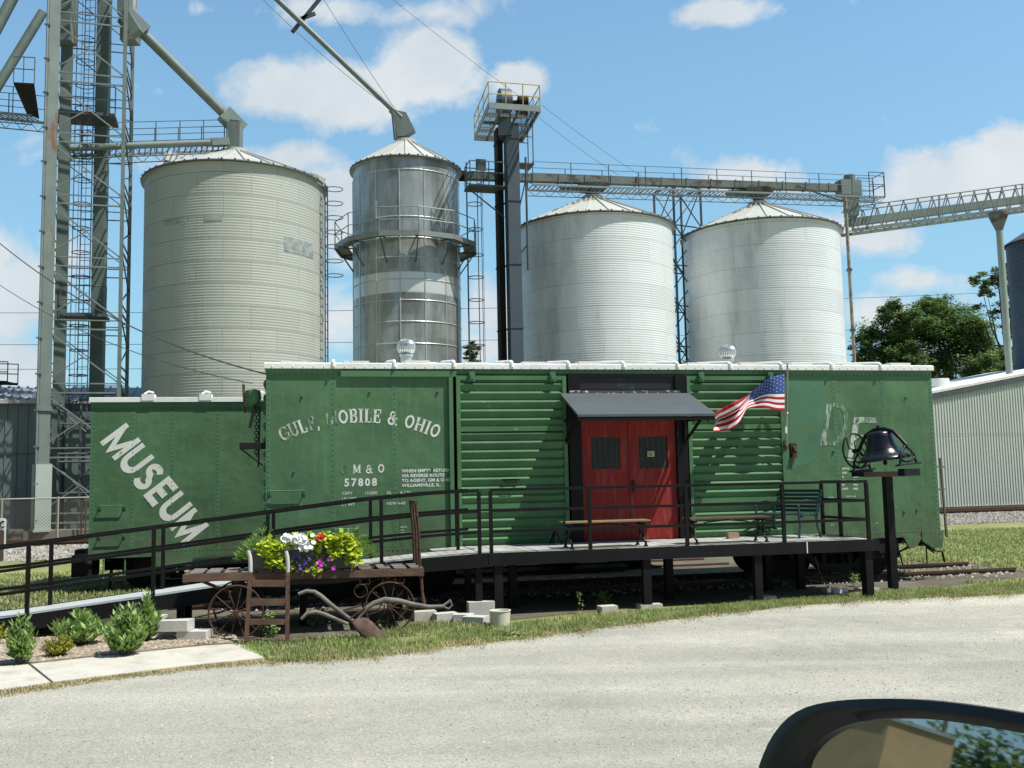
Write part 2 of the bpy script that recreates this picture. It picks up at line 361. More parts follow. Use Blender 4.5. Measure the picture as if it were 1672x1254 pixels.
# gravel road: ragged edge
edge = [(0,1136),(150,1112),(300,1093),(430,1082),(560,1078),(640,1070),(700,1062),(800,1049),(900,1038),(1000,1023),(1090,1012),(1180,1003),(1300,988),(1400,982),(1500,977),(1600,973),(1672,969)]
def lerp_poly(pts, x):
    for (x0,y0),(x1,y1) in zip(pts, pts[1:]):
        if x0 <= x <= x1: return y0+(y1-y0)*(x-x0)/(x1-x0)
    return pts[0][1] if x < pts[0][0] else pts[-1][1]
e3 = []
N = 260
for i in range(N+1):
    x = 1672*i/N; p = atZ(x, lerp_poly(edge, x), GZ)
    j = .06*math.sin(i*.9)+.05*math.sin(i*2.3+1)+random.uniform(-.07,.07)
    e3.append(V((p.x+random.uniform(-.02,.02), p.y+j, GZ+.008)))
dL = (e3[0]-e3[8]).normalized(); dR = (e3[-1]-e3[-20]).normalized()
e3 = [e3[0]+dL*60]+e3+[e3[-1]+dR*70]
mb = MB(); 
for a, b_ in zip(e3, e3[1:]): mb.quad((a.x,a.y,a.z),(a.x,-60,a.z),(b_.x,-60,b_.z),(b_.x,b_.y,b_.z))
struct(mb.build('gravel_road', m_road, base=(0,5,GZ)))
def road_edge_y(x):
    for a, b_ in zip(e3, e3[1:]):
        if a.x <= x <= b_.x: return a.y+(b_.y-a.y)*(x-a.x)/(b_.x-a.x+1e-9)
    return 0
# pavement slabs with the expansion joint
top = [(-120,1101),(0,1090),(48,1088),(150,1077),(330,1058),(395,1054)]; bot = [(-120,1150),(0,1129),(85,1118),(200,1104),(330,1088),(432,1078)]
T = [atZ(x,y,GZ) for x,y in top]; Bq = [atZ(x,y,GZ) for x,y in bot]
def slab(a, b_, c, d, mb):
    e = V((0,0,.028)); mb.prism([a,b_,c,d], e)
mb = MB(); gap = (T[2]-T[1]).normalized()*.02
slab(Bq[0],Bq[1].lerp(Bq[2],.97),T[2]-gap,T[0],mb); 
mb.prism([Bq[1].lerp(Bq[2],1.03),Bq[3],Bq[4],Bq[5],T[5],T[4],T[3],T[2]+gap], V((0,0,.028)))
struct(mb.build('pavement', m_concrete, base=tuple(Bq[2])))
# planting bed
mb = MB(); bed = [atZ(-120,1102,GZ)]+[atZ(x,y-1,GZ) for x,y in top[1:]]+[atZ(385,1045,GZ),atZ(345,1022,GZ),atZ(200,1010,GZ),atZ(0,1035,GZ),atZ(-120,1045,GZ)]
mb.prism([p for p in bed], V((0,0,.04))); struct(mb.build('planting_bed', m_mulch, base=tuple(bed[2])))
random.seed(3)
mb = MB()
def chips(mb, n, fn, s0, s1, flat=.4):
    for _ in range(n):
        p = fn(); s = random.uniform(s0,s1); t = random.uniform(0,6.28)
        a = V((math.cos(t),math.sin(t),random.uniform(-.3,.3)))*s; b_ = V((-math.sin(t),math.cos(t),random.uniform(-.3,.3)))*s*random.uniform(.5,1)
        c = V((0,0,s*flat+.3*s*random.random()))
        mb.add([p-a,p+b_,p+a,p-b_,p+c,p-c],[(0,3,4),(3,2,4),(2,1,4),(1,0,4)])
def in_bed():
    t = random.random(); x = random.uniform(-60,385); ya = lerp_poly(top,x)-2; yb = 1030 if x>340 else 1012
    yb = min(ya-3, 1018+abs(x-200)*.03+ (18 if x>330 else 0))
    return atZ(x, random.uniform(yb,ya), GZ)+V((0,0,.04))
chips(mb, 3800, in_bed, .012,.035,.3)
tag(mb.build('wood_chips', mk('wood_chips',(.34,.28,.21),.9,island=.5,var=.1), base=tuple(bed[2])), 'brown wood chips scattered over the planting bed beside the pavement','mulch',None,'stuff')
# ---------------------------------------------------------------- main line
A0, A1 = V((-15.2,31.3,0)), V((19.5,41.4,0)); TD = (A1-A0).normalized(); TPSI = math.atan2(TD.y,TD.x)
TK = Matrix.Translation(A0) @ Matrix.Rotation(TPSI,4,'Z')
mb = MB(TK); 
for a,b_ in (((-60,-2.7,GZ+.006),(-60,-.8,.30)),((-60,-.8,.30),(-60,2.6,.30))):
    mb.quad(a,(140,a[1],a[2]),(140,b_[1],b_[2]),b_)
struct(mb.build('ballast_bed', m_ballast, base=(0,36,0)))
mb = MB(TK).quad((-60,2.6,.30),(140,2.6,.30),(140,400,.30),(-60,400,.30)); struct(mb.build('railway_yard', m_dirt, base=(0,60,.3)))
def rails(mb, M, x0, x1, ys, z, h=.15):
    mb.M = M
    for y in ys:
        mb.box(x0,x1,y-.036,y+.036,z-.045,z); mb.box(x0,x1,y-.009,y+.009,z-h+.02,z-.044); mb.box(x0,x1,y-.07,y+.07,z-h,z-h+.022)
def track(name, label, M, x0, x1, ys, z, tx0, tx1, kids=True):
    c = M @ V(((x0+x1)/2,(ys[0]+ys[1])/2,z-.3)); t = thing(name, label, 'railway track', c, 0)
    for y in ys:
        mb = MB(); rails(mb, M, x0, x1, [y], z); mb.build('rail', m_rail, t)
    mb = MB(M); x = tx0
    while x < tx1: mb.box(x-.11,x+.11,ys[0]-.55,ys[1]+.55,z-.30,z-.152); x += .58
    o = mb.build('sleepers', m_tie, t)
track('railway_track','rusty main line track on pale ballast, behind both boxcars', TK, -40, 90, (0,1.435), .46, -30, 60)
track('railway_track','short siding track in the grass beneath the long boxcar with three doors', K, -7.5, 8.35, (.74,2.175), .15, -7, 8.3)
track('railway_track','siding track beneath the shorter looking boxcar lettered MUSEUM', K, -12.5, 4, (4.74,6.175), .10, -12, 3)
random.seed(5)
mb = MB()
def on_ballast():
    if random.random()<.5: x = random.uniform(-13,9)
    else: x = random.uniform(24,44) if random.random()<.6 else random.uniform(8,24)
    y = random.uniform(-2.8,-.1); z = .30 if y>-.8 else GZ+.01+(y+2.7)/1.9*.25
    return TK @ V((x,y,z+.01))
chips(mb, 26000, on_ballast, .035,.075,.7)
tag(mb.build('ballast_stones', m_stone, base=(0,34,.1), recalc=False),'pale broken ballast stones along the main line behind the boxcars','ballast',None,'stuff')
mb = MB()
def under_car():
    return K @ V((random.uniform(-7,8.5),random.uniform(.1,3.2),GZ+.01))
chips(mb, 2500, under_car, .02,.055,.6)
tag(mb.build('loose_stones', m_stone, base=(0,18,.1), recalc=False),'loose stones and rubble between the siding rails beneath the boxcar','stones',None,'stuff')
# pebbles on the road
random.seed(11); mb = MB()
def on_road():
    while True:
        px = random.uniform(-50,1720); py = 1254+60-(random.random()**.7)*360
        if py > lerp_poly(edge,min(max(px,0),1672))-3: return atZ(px,py,GZ+.008)
chips(mb, 12000, on_road, .003,.010,.6)
chips(mb, 1500, on_road, .008,.018,.5)
tag(mb.build('road_pebbles', m_pebble, base=(0,9,GZ), recalc=False),'loose pale limestone pebbles scattered over the gravel road','pebbles',None,'stuff')
# ---------------------------------------------------------------- grass
def blades(mb, n, fn, h0, h1, w=.006, lean=.35):
    for _ in range(n):
        p = fn()
        if p is None: continue
        h = random.uniform(h0,h1); t = random.uniform(0,6.28); l = random.uniform(0,lean)*h
        d = V((math.cos(t),math.sin(t),0)); s = V((-d.y,d.x,0))*w*random.uniform(.7,1.4); q = p+d*l*.35+V((0,0,h*.6)); r = p+d*l+V((0,0,h))
        mb.add([p-s,p+s,q+s*.7,q-s*.7,r],[(0,1,2,3),(3,2,4)])
gtop = [(330,1060),(400,1050),(480,1047),(600,1036),(700,1016),(835,1021),(900,1012),(950,1004),(1100,996),(1200,988),(1300,981),(1440,966),(1672,953)]
random.seed(21)
def strip_pt():
    x = random.uniform(380,1672); a = lerp_poly(gtop,x); e = lerp_poly(edge,x)+2
    t = random.random()**.9; y = a+(e-a)*t
    if t > .75 and math.sin(x*.05)+math.sin(x*.021+2) > random.uniform(-.2,2): return None
    if x < 440 and y > 1056+(x-380)*.4: return None
    p = atZ(x, y, GZ); q = math.sin(p.x*2.1+p.y*1.3)+math.sin(p.x*5.3-p.y*3.7+1)*.7+math.sin(p.x*.9+2)*.6
    if q > random.uniform(.5,2.2): return None
    return p
mb = MB(); blades(mb, 56000, strip_pt, .025, .085, .0045, .8)
tag(mb.build('grass', m_grass, base=(1,15,GZ), recalc=False),'green verge grass between the gravel road and the wooden deck','grass',None,'stuff')
def edge_pt():
    x = random.uniform(-40,1672)
    e = lerp_poly(edge,min(max(x,0),1672)); lo = (lerp_poly(bot,x) if x<430 else e-9)
    return atZ(x, random.uniform(lo+1, e+random.uniform(0,7)), GZ)
def tuft_pt():
    x = random.uniform(440,1672); k = math.sin(x*.11)*math.sin(x*.037+1)
    if k < .25: return None
    return atZ(x+random.gauss(0,6), lerp_poly(edge,x)+abs(random.gauss(0,5)), GZ)
mb = MB(); blades(mb, 21000, edge_pt, .015, .05, .004, 1.2); blades(mb, 9000, tuft_pt, .015, .05, .004, 1.0)
tag(mb.build('dry_grass', m_drygrass, base=(0,12,GZ), recalc=False),'dry straw coloured grass fringing the gravel road','dry grass',None,'stuff')
def lawn_pt():
    if random.random()<.75:
        s, y = random.uniform(6.2,22), random.uniform(-2.2,13.5)
        if s < 8.6 and (-.5 < y < .95 or 1.6 < y < 2.4): return None
        return K @ V((s, y, GZ))
    return K @ V((random.uniform(-16,-8.5), random.uniform(1.5,9.5), GZ))
mb = MB(); blades(mb, 60000, lawn_pt, .04,.10,.012,.9)
tag(mb.build('lawn_grass', m_grass, base=(9,25,GZ), recalc=False),'mown grass between the boxcars and the main line','grass',None,'stuff')
def weed(name, label, px, py, h, w, mat, n, leaf=.05, cat='weed'):
    p = atZ(px,py,GZ); mb = MB()
    for _ in range(n):
        a = random.uniform(0,6.28); r = w*random.random()**.6; z = h*random.random()
        r *= (1-.5*z/h); leafq(mb, p+V((r*math.cos(a),r*math.sin(a),z+.01)), leaf)
    return tag(mb.build(name, mat, base=tuple(p), recalc=False), label, cat)
def leafq(mb, c, s, up=.5, asp=.5, d=None):
    if d is None:
        a = random.uniform(0,6.28); e = random.uniform(-.3,1.)*up+.1
        d = V((math.cos(a)*math.cos(e),math.sin(a)*math.cos(e),math.sin(e)))
    s = s*random.uniform(.7,1.3); n = d.cross(V((random.gauss(0,.4),random.gauss(0,.4),1))); 
    n = n.normalized() if n.length>1e-3 else V((1,0,0)); w = n*s*asp*.5
    mb.add([c, c+d*s*.45+w, c+d*s, c+d*s*.45-w], [(0,1,2,3)])
weed('weed','leafy green weed growing at the foot of the rusty hand truck', 440,1040,.30,.14,m_bush,160,.06)
weed('weed','dark green weeds in the shade beneath the cart, by the plough handles', 520,1022,.25,.22,m_bush,160,.07)
weed('weed','weeds sprouting behind the small concrete block under the deck', 985,990,.22,.16,m_bush,90,.06)
weed('weed','small weed beside the last front deck post on the right', 1398,958,.2,.12,m_bush,60,.06)
weed('weed','broad low weed in the verge just right of the white bucket', 838,1042,.07,.22,m_grass,130,.07)
weed('weed','tall thin stalk of grass rising in front of the dark space under the deck', 948,1003,.32,.05,m_grass,40,.04)
# ---------------------------------------------------------------- bushes
def bush(label, px, py, h, w, mat, n, leaf, seed, asp=.35, spikes=True):
    random.seed(seed); p = atZ(px,py,GZ+.04); t = thing('bush', label, 'bush', p)
    st = MB(); lf = MB()
    m = int(n/16)
    for i in range(m):
        a = random.uniform(0,6.28); rr = w*math.sqrt(random.random()); hh = h*(1-.55*(rr/w)**2)*random.uniform(.55,1.12)
        e = p+V((rr*math.cos(a),rr*math.sin(a),hh)); b0 = p+V((rr*.25*math.cos(a),rr*.25*math.sin(a),0))
        st.path([b0,b0.lerp(e,.5)+V((0,0,.03)),e],[.006,.004,.002],4)
        for k in range(16):
            u = .12+.88*(k+random.random()*.5)/16; q = b0.lerp(e,u); aa = k*2.4+random.random()
            d = V((math.cos(aa),math.sin(aa),.35+.9*u)).normalized()
            leafq(lf, q, leaf*(1-.25*u), asp=asp, d=d)
    st.build('stems', m_bark, t); lf.build('foliage', mat, t, recalc=False)
    return t
bush('tall spiky green bush nearest the left edge, in front of a yellow one', 32,1082,.55,.2,m_bush,650,.12,1)
bush('bright yellow green bush cut by the left edge of the photo', -18,1052,.36,.26,m_bushy,600,.06,2)
bush('broad green bush behind the small yellow flowered bush', 128,1052,.42,.36,m_bush,950,.15,3,.34)
bush('small yellow flowering bush in front of the broad green one', 95,1070,.27,.22,m_bushy,1300,.04,4,.5)
bush('largest green bush beside the pavement, left of the concrete blocks', 205,1068,.60,.24,m_bush,1150,.15,5,.30)
bush('tall green bush just behind the largest one, against the concrete blocks', 238,1046,.62,.18,m_bush,750,.14,6,.30)
# ================================================================ BOXCARS
import math
def rivets(mb, pts, r=.013):
    for s, y, z in pts:
        vs = [(s+r*math.cos(k*math.pi/3), y, z+r*math.sin(k*math.pi/3)) for k in range(6)]+[(s, y-r*.7, z)]
        mb.add(vs, [(k,(k+1)%6,6) for k in range(6)])
def frange(a, b_, d):
    n = max(1,int(round((b_-a)/d))); return [a+(b_-a)*i/n for i in range(n+1)]
def truck(parent, s0, yc, z, axle=1.68, hid=False):
    """two axle bogie centred at s0"""
    r = .42; mb = MB(K)
    fr = MB(K)
    for yy in (yc-1.0, yc+1.0):
        top = [(s0-axle/2-.25,yy,z+.62),(s0-axle/2+.3,yy,z+.80),(s0+axle/2-.3,yy,z+.80),(s0+axle/2+.25,yy,z+.62)]
        bo = [(s0-axle/2+.15,yy,z+.52),(s0-.35,yy,z+.22),(s0+.35,yy,z+.22),(s0+axle/2-.15,yy,z+.52)]
        for a,b_ in zip(top,top[1:]): fr.bar(a,b_,.12,.12)
        for a,b_ in zip(bo,bo[1:]): fr.bar(a,b_,.12,.11)
        for sx in (-.27,.27): fr.bar((s0+sx,yy,z+.2),(s0+sx,yy,z+.8),.10,.12)
        for sx in (-axle/2,axle/2): fr.box(s0+sx-.16,s0+sx+.16,yy-.09,yy+.09,z+.36,z+.66)
    fr.box(s0-.22,s0+.22,yc-1.1,yc+1.1,z+.45,z+.68)
    o = fr.build('truck_frame', m_darksteel, parent)
    for yy in (yc-1.02,):
        for sx in (-.11,.11):
            sp = MB(K); pts = [(s0+sx+.055*math.cos(a*.8),yy+.055*math.sin(a*.8),z+.24+.21*a/48) for a in range(49)]
            sp.path(pts,.014,4); sp.build('spring', m_darksteel, o)
    for sx in (-axle/2,axle/2):
        w = MB(K)
        for yy, sg in ((yc-.72,-1),(yc+.72,1)):
            c = (s0+sx, yy, z+r)
            w.lathe(c,[(.04,-.09),(.12,-.09),(.14,-.02),(.33,-.03),(.35,-.07),(r,-.065),(r+.005,.045),(r+.028,.05),(r+.028,.08),(.2,.07),(.04,.09)],28,axis=(0,sg,0))
        w.tube((s0+sx,yc-.95,z+r),(s0+sx,yc+.95,z+r),.075,10)
        w.build('wheelset', m_darksteel, parent, smooth=35)
def grab(parent, s, z, w=.5, out=.075, yf=0., mat=None):
    mb = MB(K); mb.path([(s,yf-.012,z-.03),(s,yf-out,z-.02),(s,yf-out,z),(s+.02,yf-out,z),(s+w-.02,yf-out,z),(s+w,yf-out,z),(s+w,yf-out,z-.02),(s+w,yf-.012,z-.03)],.011,6)
    mb.box(s-.03,s+.03,yf-.016,yf,z-.07,z+.0); mb.box(s+w-.03,s+w+.03,yf-.016,yf,z-.07,z)
    mb.build('grab_iron', mat or m_green2, parent)
def lettering(txt, s, z, h, mat, parent, yf=-.004, align='LEFT', sx=1., name='lettering', space=1., bold=0., M=None):
    cu = bpy.data.curves.new('t','FONT'); cu.body = txt; cu.size = h/.70; cu.align_x = align; cu.space_character = space; cu.offset = bold; cu.resolution_u = 2
    ob = bpy.data.objects.new('t', cu); COL.objects.link(ob)
    dg = bpy.context.evaluated_depsgraph_get(); me = bpy.data.meshes.new_from_object(ob.evaluated_get(dg))
    mb = MB(M or K)
    mb.add([(s+v.co.x*sx, yf, z+v.co.y) for v in me.vertices], [tuple(p.vertices) for p in me.polygons])
    bpy.data.objects.remove(ob); bpy.data.meshes.remove(me); bpy.data.curves.remove(cu)
    return mb.build(name, mat, parent, recalc=False)
GM = kthing('boxcar','long green boxcar with white roof edge, GULF, MOBILE & OHIO lettering and three door bays','boxcar',0,1.45)
L_ = 6.2; ZT, ZB = 4.02, .93; yb = 2.9
mb = MB(K)
# body shell built round the door bays, side sheets at y = 0
for a, b_ in ((-L_,-3.07),(3.14,L_)): mb.box(a,b_,0,.08,ZB,ZT-.001)
mb.box(-3.07,3.14,.0,.08,3.93,ZT-.001); mb.box(-3.07,3.14,.0,.08,ZB,.985)
mb.box(-L_,L_,yb-.08,yb,ZB,ZT); mb.box(-L_,-L_+.08,.08,yb-.08,ZB,ZT); mb.box(L_-.08,L_,.08,yb-.08,ZB,ZT)
mb.box(-L_+.08,L_-.08,.08,yb-.08,ZB,ZB+.06)
for k in range(12):                                   # corrugated ends
    z = ZB+.25+k*.24
    for e, sg in ((-L_,-1),(L_,1)):
        mb.lathe((e,0,z),[(.001,.25),(.055,.35),(.07,.6),(.07,2.3),(.055,2.55),(.001,2.65)],10,axis=(0,1,0))
body = mb.build('body', m_green, GM)
mb = MB(K)   # side sill: deep in the middle, raised to the ends, gussets at the corners
def sill(poly, y0=-.012, y1=.0): mb.prism([(s,y0,z) for s,z in poly],(0,y1-y0+.05,0))
sill([(-4.75,.74),(4.72,.74),(4.72,1.0),(-4.75,1.0)])
sill([(-L_,.88),(-4.75,.88),(-4.75,1.0),(-L_,1.0)]); sill([(4.72,.88),(L_,.88),(L_,1.0),(4.72,1.0)])
for sg in (-1,1):
    mb.prism([(sg*5.40,-.02,.88),(sg*5.52,-.02,.66),(sg*5.66,-.02,.70),(sg*5.80,-.02,.88)],(0,.06,0))
    mb.prism([(sg*5.78,-.03,.98),(sg*5.78,-.03,.80),(sg*6.0,-.03,.66),(sg*6.2,-.03,.66),(sg*6.24,-.03,.98)],(0,.08,0))
mb.build('side_sill', m_green, GM)
mb = MB(K)   # eave strip, corner posts and riveted seams stand proud
for a,b_ in ((-L_,-4.98),): mb.box(a,b_,-.012,-.001,3.915,ZT)
mb.box(-4.98,-3.02,-.055,-.001,3.885,3.985); mb.box(-3.02,3.16,-.035,-.001,3.945,ZT-.01); mb.box(3.16,L_,-.012,-.001,3.915,ZT)
for s in (-L_+.005,L_-.075): mb.box(s,s+.07,-.0025,-.0005,1.0,3.914)
for s in (-5.11,-4.08,4.13,5.14): mb.box(s-.045,s+.045,-.0025,-.0005,1.0,3.88)
mb.build('seam_strips', m_green2, GM)
mb = MB(K); P = []
for s in (-L_+.04,-5.11,-4.08,4.13,5.14,L_-.04):
    P += [(s,-.003,z) for z in frange(1.03,3.86,.085)]
P += [(s,-.0125,3.935) for s in frange(-6.15,-5.02,.085)]+[(s,-.0125,3.935) for s in frange(3.2,6.15,.085)]
P += [(s,-.0125,.975) for s in frange(-6.15,-3.2,.085)]+[(s,-.0125,.975) for s in frange(3.2,5.7,.085)]
P += [(s,-.036,3.99) for s in frange(-3,3.1,.12)]
P += [(s,-.0315,.93) for s in (5.84,5.95,6.06,6.16)]+[(s,-.0315,.75) for s in (5.9,)]
rivets(mb, P, .0135); mb.build('rivets', m_rivet, GM)['kind'] = 'stuff'
# panel dents: bracket lugs
for s,z in ((-5.62,3.55),(-4.5,3.62),(-3.35,3.62),(5.62,3.50),(-5.75,2.3),(5.45,1.35),(5.72,1.38),(4.05,2.5),(-3.45,2.32)):
    MB(K).ball((s,-.01,z),.022,6,4).build('bolt_head', m_rivet, GM)
# roof
mb = MB(K)
prof = [(-.06,ZT+.001),(-.06,ZT+.085),(0,ZT+.105),(1.45,ZT+.26),(2.9,ZT+.105),(2.96,ZT+.085),(2.96,ZT+.001)]
mb.prism([(-L_-.03,y,z) for y,z in prof],(2*L_+.06,0,0))
for i,s in enumerate(frange(-L_+1.1,L_-1.1,1.06)):
    mb.path([(s,-.075,ZT+.03),(s,-.065,ZT+.10),(s,0,ZT+.14),(s,1.45,ZT+.30),(s,2.9,ZT+.14)],.028,6)
for i,s in enumerate(frange(-L_+.05,L_-.05,1.06)[:-1]):
    mb.box(s+.2,s+.62,-.045,.25,ZT+.08,ZT+.122+.012*(i%3))
random.seed(2)
for s in frange(-L_+.1,L_-.1,.17): mb.ball((s,-.062,ZT+.035),.012,5,4)
roof = mb.build('roof', m_roofwhite, GM)
def turbine(s, y, z0, label):
    t = kthing('roof_ventilator', label,'roof ventilator', s, y, z0)
    MB(K).lathe((s,y,z0),[(.10,-.12),(.10,.10),(.125,.10),(.125,.13),(.10,.13)],20).build('collar', m_vent, t, smooth=30)
    mb = MB(K)
    for k in range(22):
        a = 2*math.pi*k/22; pts = []
        for j in range(9):
            u = math.pi*j/8; r = .02+.145*math.sin(u)**.8 if 0<j<8 else .05
            b_ = a+.5*(j/8)
            pts.append((s+r*math.cos(b_),y+r*math.sin(b_),z0+.13+.135*(1-math.cos(u))))
        for p,q in zip(pts,pts[1:]): mb.bar(p,q,.026,.006,up=(math.cos(a),math.sin(a),.01))
    mb.lathe((s,y,z0+.385),[(.001,.03),(.06,.02),(.08,0)],16)
    mb.build('fins', m_vent, t)
turbine(-3.78,.9,ZT+.24,'turbine roof ventilator on the boxcar roof, in front of the shiny narrow silo')
turbine(2.62,1.3,ZT+.24,'turbine roof ventilator on the boxcar roof, in front of the rightmost white silo')
# ribbed doors
def rib_door(s0, s1, name='ribbed_door'):
    mb = MB(K); yo = -.075
    mb.box(s0,s1,-.02,.0-.002,1.0,3.92)
    z = 3.80; k = 0
    while z > 1.06:
        wide = k in (5,13); p = .155; fl = .085 if wide else 0
        zz = z
        if wide: mb.prism([(s0+.07,-.021,zz),(s0+.07,yo-.002,zz),(s0+.07,yo-.002,zz-fl),(s0+.07,-.021,zz-fl)],(s1-s0-.14,0,0)); zz -= fl
        mb.prism([(s0+.07,-.021,zz-.002),(s0+.07,yo,zz-.042),(s0+.07,yo,zz-.054),(s0+.07,-.03,zz-p),(s0+.07,-.021,zz-p)],(s1-s0-.14,0,0))
        z -= p+fl; k += 1
    for a,b_ in ((s0,s0+.068),(s1-.068,s1)): mb.box(a,b_,yo-.01,-.0205,1.0,3.90)
    mb.box(s0+.0685,s1-.0685,yo-.006,-.0205,3.83,3.899)
    d = mb.build(name, m_door_green, GM)
    for s in (s0+.22,s1-.30):
        h = MB(K); h.box(s,s+.10,yo-.06,yo-.011,3.80,3.97); h.box(s+.02,s+.08,yo-.075,yo-.0602,3.84,3.93); h.build('hanger', m_green2, d)
    return d
d1 = rib_door(-3.03,-1.08); d2 = rib_door(1.17,3.05)
mb = MB(K); mb.path([(-2.22,-.09,2.09),(-2.2,-.13,2.06),(-2.02,-.13,2.06),(-2.0,-.09,2.09)],.014,6); mb.box(-2.26,-1.96,-.088,-.0755,2.09,2.12); mb.build('handle', m_black, d1)
for s in (-3.12,3.09): MB(K).box(s-.035,s+.035,-.06,-.001,1.0,3.88).build('door_stop', m_green2, GM)
# entrance
mb = MB(K)
mb.box(-1.05,-.83,-.10,.0,1.0,3.93); mb.box(.94,1.14,-.10,.0,1.0,3.93); mb.box(-.83,.94,-.04,.05,3.12,3.92)
mb.box(-.9,1.0,-.085,-.041,3.62,3.66); mb.box(-.9,1.0,-.085,-.041,3.88,3.925)
ent = mb.build('entrance_frame', m_black, GM)
MB(K).box(-.83,.94,-.052,-.041,3.66,3.88).build('transom_panel', m_transom, GM)
# canopy: thin metal slab on brackets
cn = MB(K); a = (-1.2,-.105,3.59); 
cn.add([(-1.2,-.105,3.59),(1.2,-.105,3.59),(1.21,-1.2,3.145),(-1.2,-1.2,3.145),(-1.2,-.105,3.55),(1.2,-.105,3.55),(1.21,-1.2,3.105),(-1.2,-1.2,3.105)],[(0,3,2,1),(4,5,6,7),(0,1,5,4),(1,2,6,5),(2,3,7,6),(3,0,4,7)])
canopy = cn.build('canopy', m_canopy, GM)
mb = MB(K); mb.box(-1.19,1.2,-1.19,-1.14,3.04,3.10)
for s in (-1.12,1.12): mb.bar((s,-.11,3.10),(s,-1.14,3.07),.05,.05); mb.bar((s,-.11,2.75),(s,-.75,3.06),.04,.04)
mb.box(-1.1,-1.04,-.16,-.101,2.7,3.5); mb.box(1.06,1.12,-.16,-.101,2.7,3.5)
mb.build('canopy_bracket', m_black, canopy)
MB(K).add([(1.13,-1.0,3.02),(1.17,-1.0,3.02),(1.17,-1.06,3.08),(1.13,-1.06,3.08)],[(0,1,2,3)]).build('lamp_bracket', m_black, canopy)
mb = MB(K)
mb.box(-1.03,1.03,-.112,-.106,3.56,3.64)
mb.build('flashing', mk('patchy_silver_flashing',(.05,.055,.06),.6,0,.2,4,(.6,.62,.6),(.55,.6),9), canopy)
# red doors
def red_door(s0, s1, w0, w1):
    mb = MB(K); y0,y1 = -.02,.03; z0,z1 = 1.005,3.115; a0,a1 = 2.26,2.82
    mb.box(s0,s1,y0,y1,z0,a0); mb.box(s0,s1,y0,y1,a1,z1); mb.box(s0,w0,y0,y1,a0,a1); mb.box(w1,s1,y0,y1,a0,a1)
    d = mb.build('red_door', m_red, ent)
    mm = MB(K).box(w0,w1,.005,.012,a0,a1); w = mm.build('window_pane', m_glassdark, GM)
    mb = MB(K)
    for k in range(5): mb.box(w0+.03+k*(w1-w0)/5.,w0+.03+k*(w1-w0)/5.+.045,-.002,.004,a0,a1)
    mb.build('curtain', m_curtain, w)
    return d
r1 = red_door(-.825,.045,-.64,-.11); r2 = red_door(.052,.938,.24,.78)
mb = MB(K); mb.box(.045,.052,-.026,-.0,1.005,3.115); mb.box(.09,.13,-.04,-.021,1.85,2.05); mb.ball((.11,-.06,1.95),.03,8,6); mb.build('door_latch', m_castiron, GM)
nb = MB(K).box(.40,.53,-.026,-.021,2.46,2.56).build('door_notice', mk('cream_notice',(.55,.52,.34),.8), GM)
for i,z in enumerate((2.535,2.515,2.495,2.475)): MB(K).box(.42,.42+.085-.02*(i%2),-.0272,-.0262,z,z+.008).build('notice_line', m_black, nb)
# hardware
grab(GM,-6.13,2.0,.55); grab(GM,-5.1,1.35,.4)
mb = MB(K)
mb.box(-6.5,-6.2,.10,.3,3.55,3.72)
bh = thing('brake_wheel','green brake gear with chain hanging at the left end of the GULF, MOBILE & OHIO boxcar','brake gear',kk(-6.4,.35,2.3),PSI)
mb = MB(K); mb.lathe((-6.42,.25,3.55),[(.02,-.16),(.09,-.12),(.14,.0),(.12,.13),(.05,.15)],12,axis=(0,0,1)); mb.build('housing', m_green2, bh, smooth=50)
mb = MB(K); mb.ring((-6.56,.25,3.55),.24,.012,24,5,axis=(1,0,.08)); mb.bar((-6.56,.25,3.33),(-6.56,.25,3.78),.018,.018); mb.bar((-6.56,.03,3.55),(-6.56,.47,3.55),.018,.018); mb.tube((-6.58,.25,3.55),(-6.40,.25,3.55),.02); mb.build('wheel', m_rust, bh)
mb = MB(K); z = 3.38
k = 0
while z > 2.55:
    mb.ring((-6.36,.2,z),.03,.009,8,4,axis=(1,0,0) if k%2 else (0,1,0)); z -= .052; k += 1
mb.build('chain', m_chain, bh)
mb = MB(K); mb.box(-6.62,-6.2,.05,.32,2.70,2.80); mb.bar((-6.6,.1,2.7),(-6.25,.1,2.42),.025,.025); mb.bar((-6.3,.1,3.4),(-6.32,.1,2.4),.03,.03); mb.bar((-6.38,.15,3.42),(-6.46,.12,3.05),.03,.05); mb.build('step_bracket', m_darksteel, bh)
mb = MB(K)  # right end: ladder rod, stirrups, air pipe
mb.bar((6.33,.06,2.35),(6.36,.06,.85),.035,.035); mb.bar((6.2,.06,2.18),(6.42,.06,2.18),.03,.03); mb.bar((6.2,.06,1.75),(6.38,.06,1.75),.03,.03)
mb.build('end_ladder', mk('olive_ladder',(.10,.11,.07),.6), GM)
mb = MB(K); mb.path([(5.30,0,.62),(5.34,0,.42),(5.36,.0,.36),(5.86,0,.36),(5.87,0,.42),(5.87,0,.70)],.014,6); mb.path([(5.05,.1,.62),(5.35,.1,.60),(5.7,.1,.74),(6.0,.1,.74)],.02,6)
mb.path([(6.15,.3,.80),(6.25,.3,.58),(6.4,.28,.56),(6.44,.28,.36)],.022,6); mb.prism([(5.85,.05,.80),(6.0,.05,.68),(6.08,.05,.55),(5.95,.05,.65)],(0,.05,0)); mb.build('stirrup_step', m_darksteel, GM)
mb = MB(K); mb.box(4.72,5.35,.08,.6,.5,.86); mb.box(4.9,5.02,.02,.08,.6,.8); mb.box(5.12,5.28,.02,.08,.66,.84); mb.lathe((4.85,.05,.74),[(.03,0),(.06,.02),(.03,.04)],10,axis=(0,-1,0)); mb.box(5.05,5.25,.04,.08,.52,.58); mb.build('brake_rigging', m_darksteel, GM)
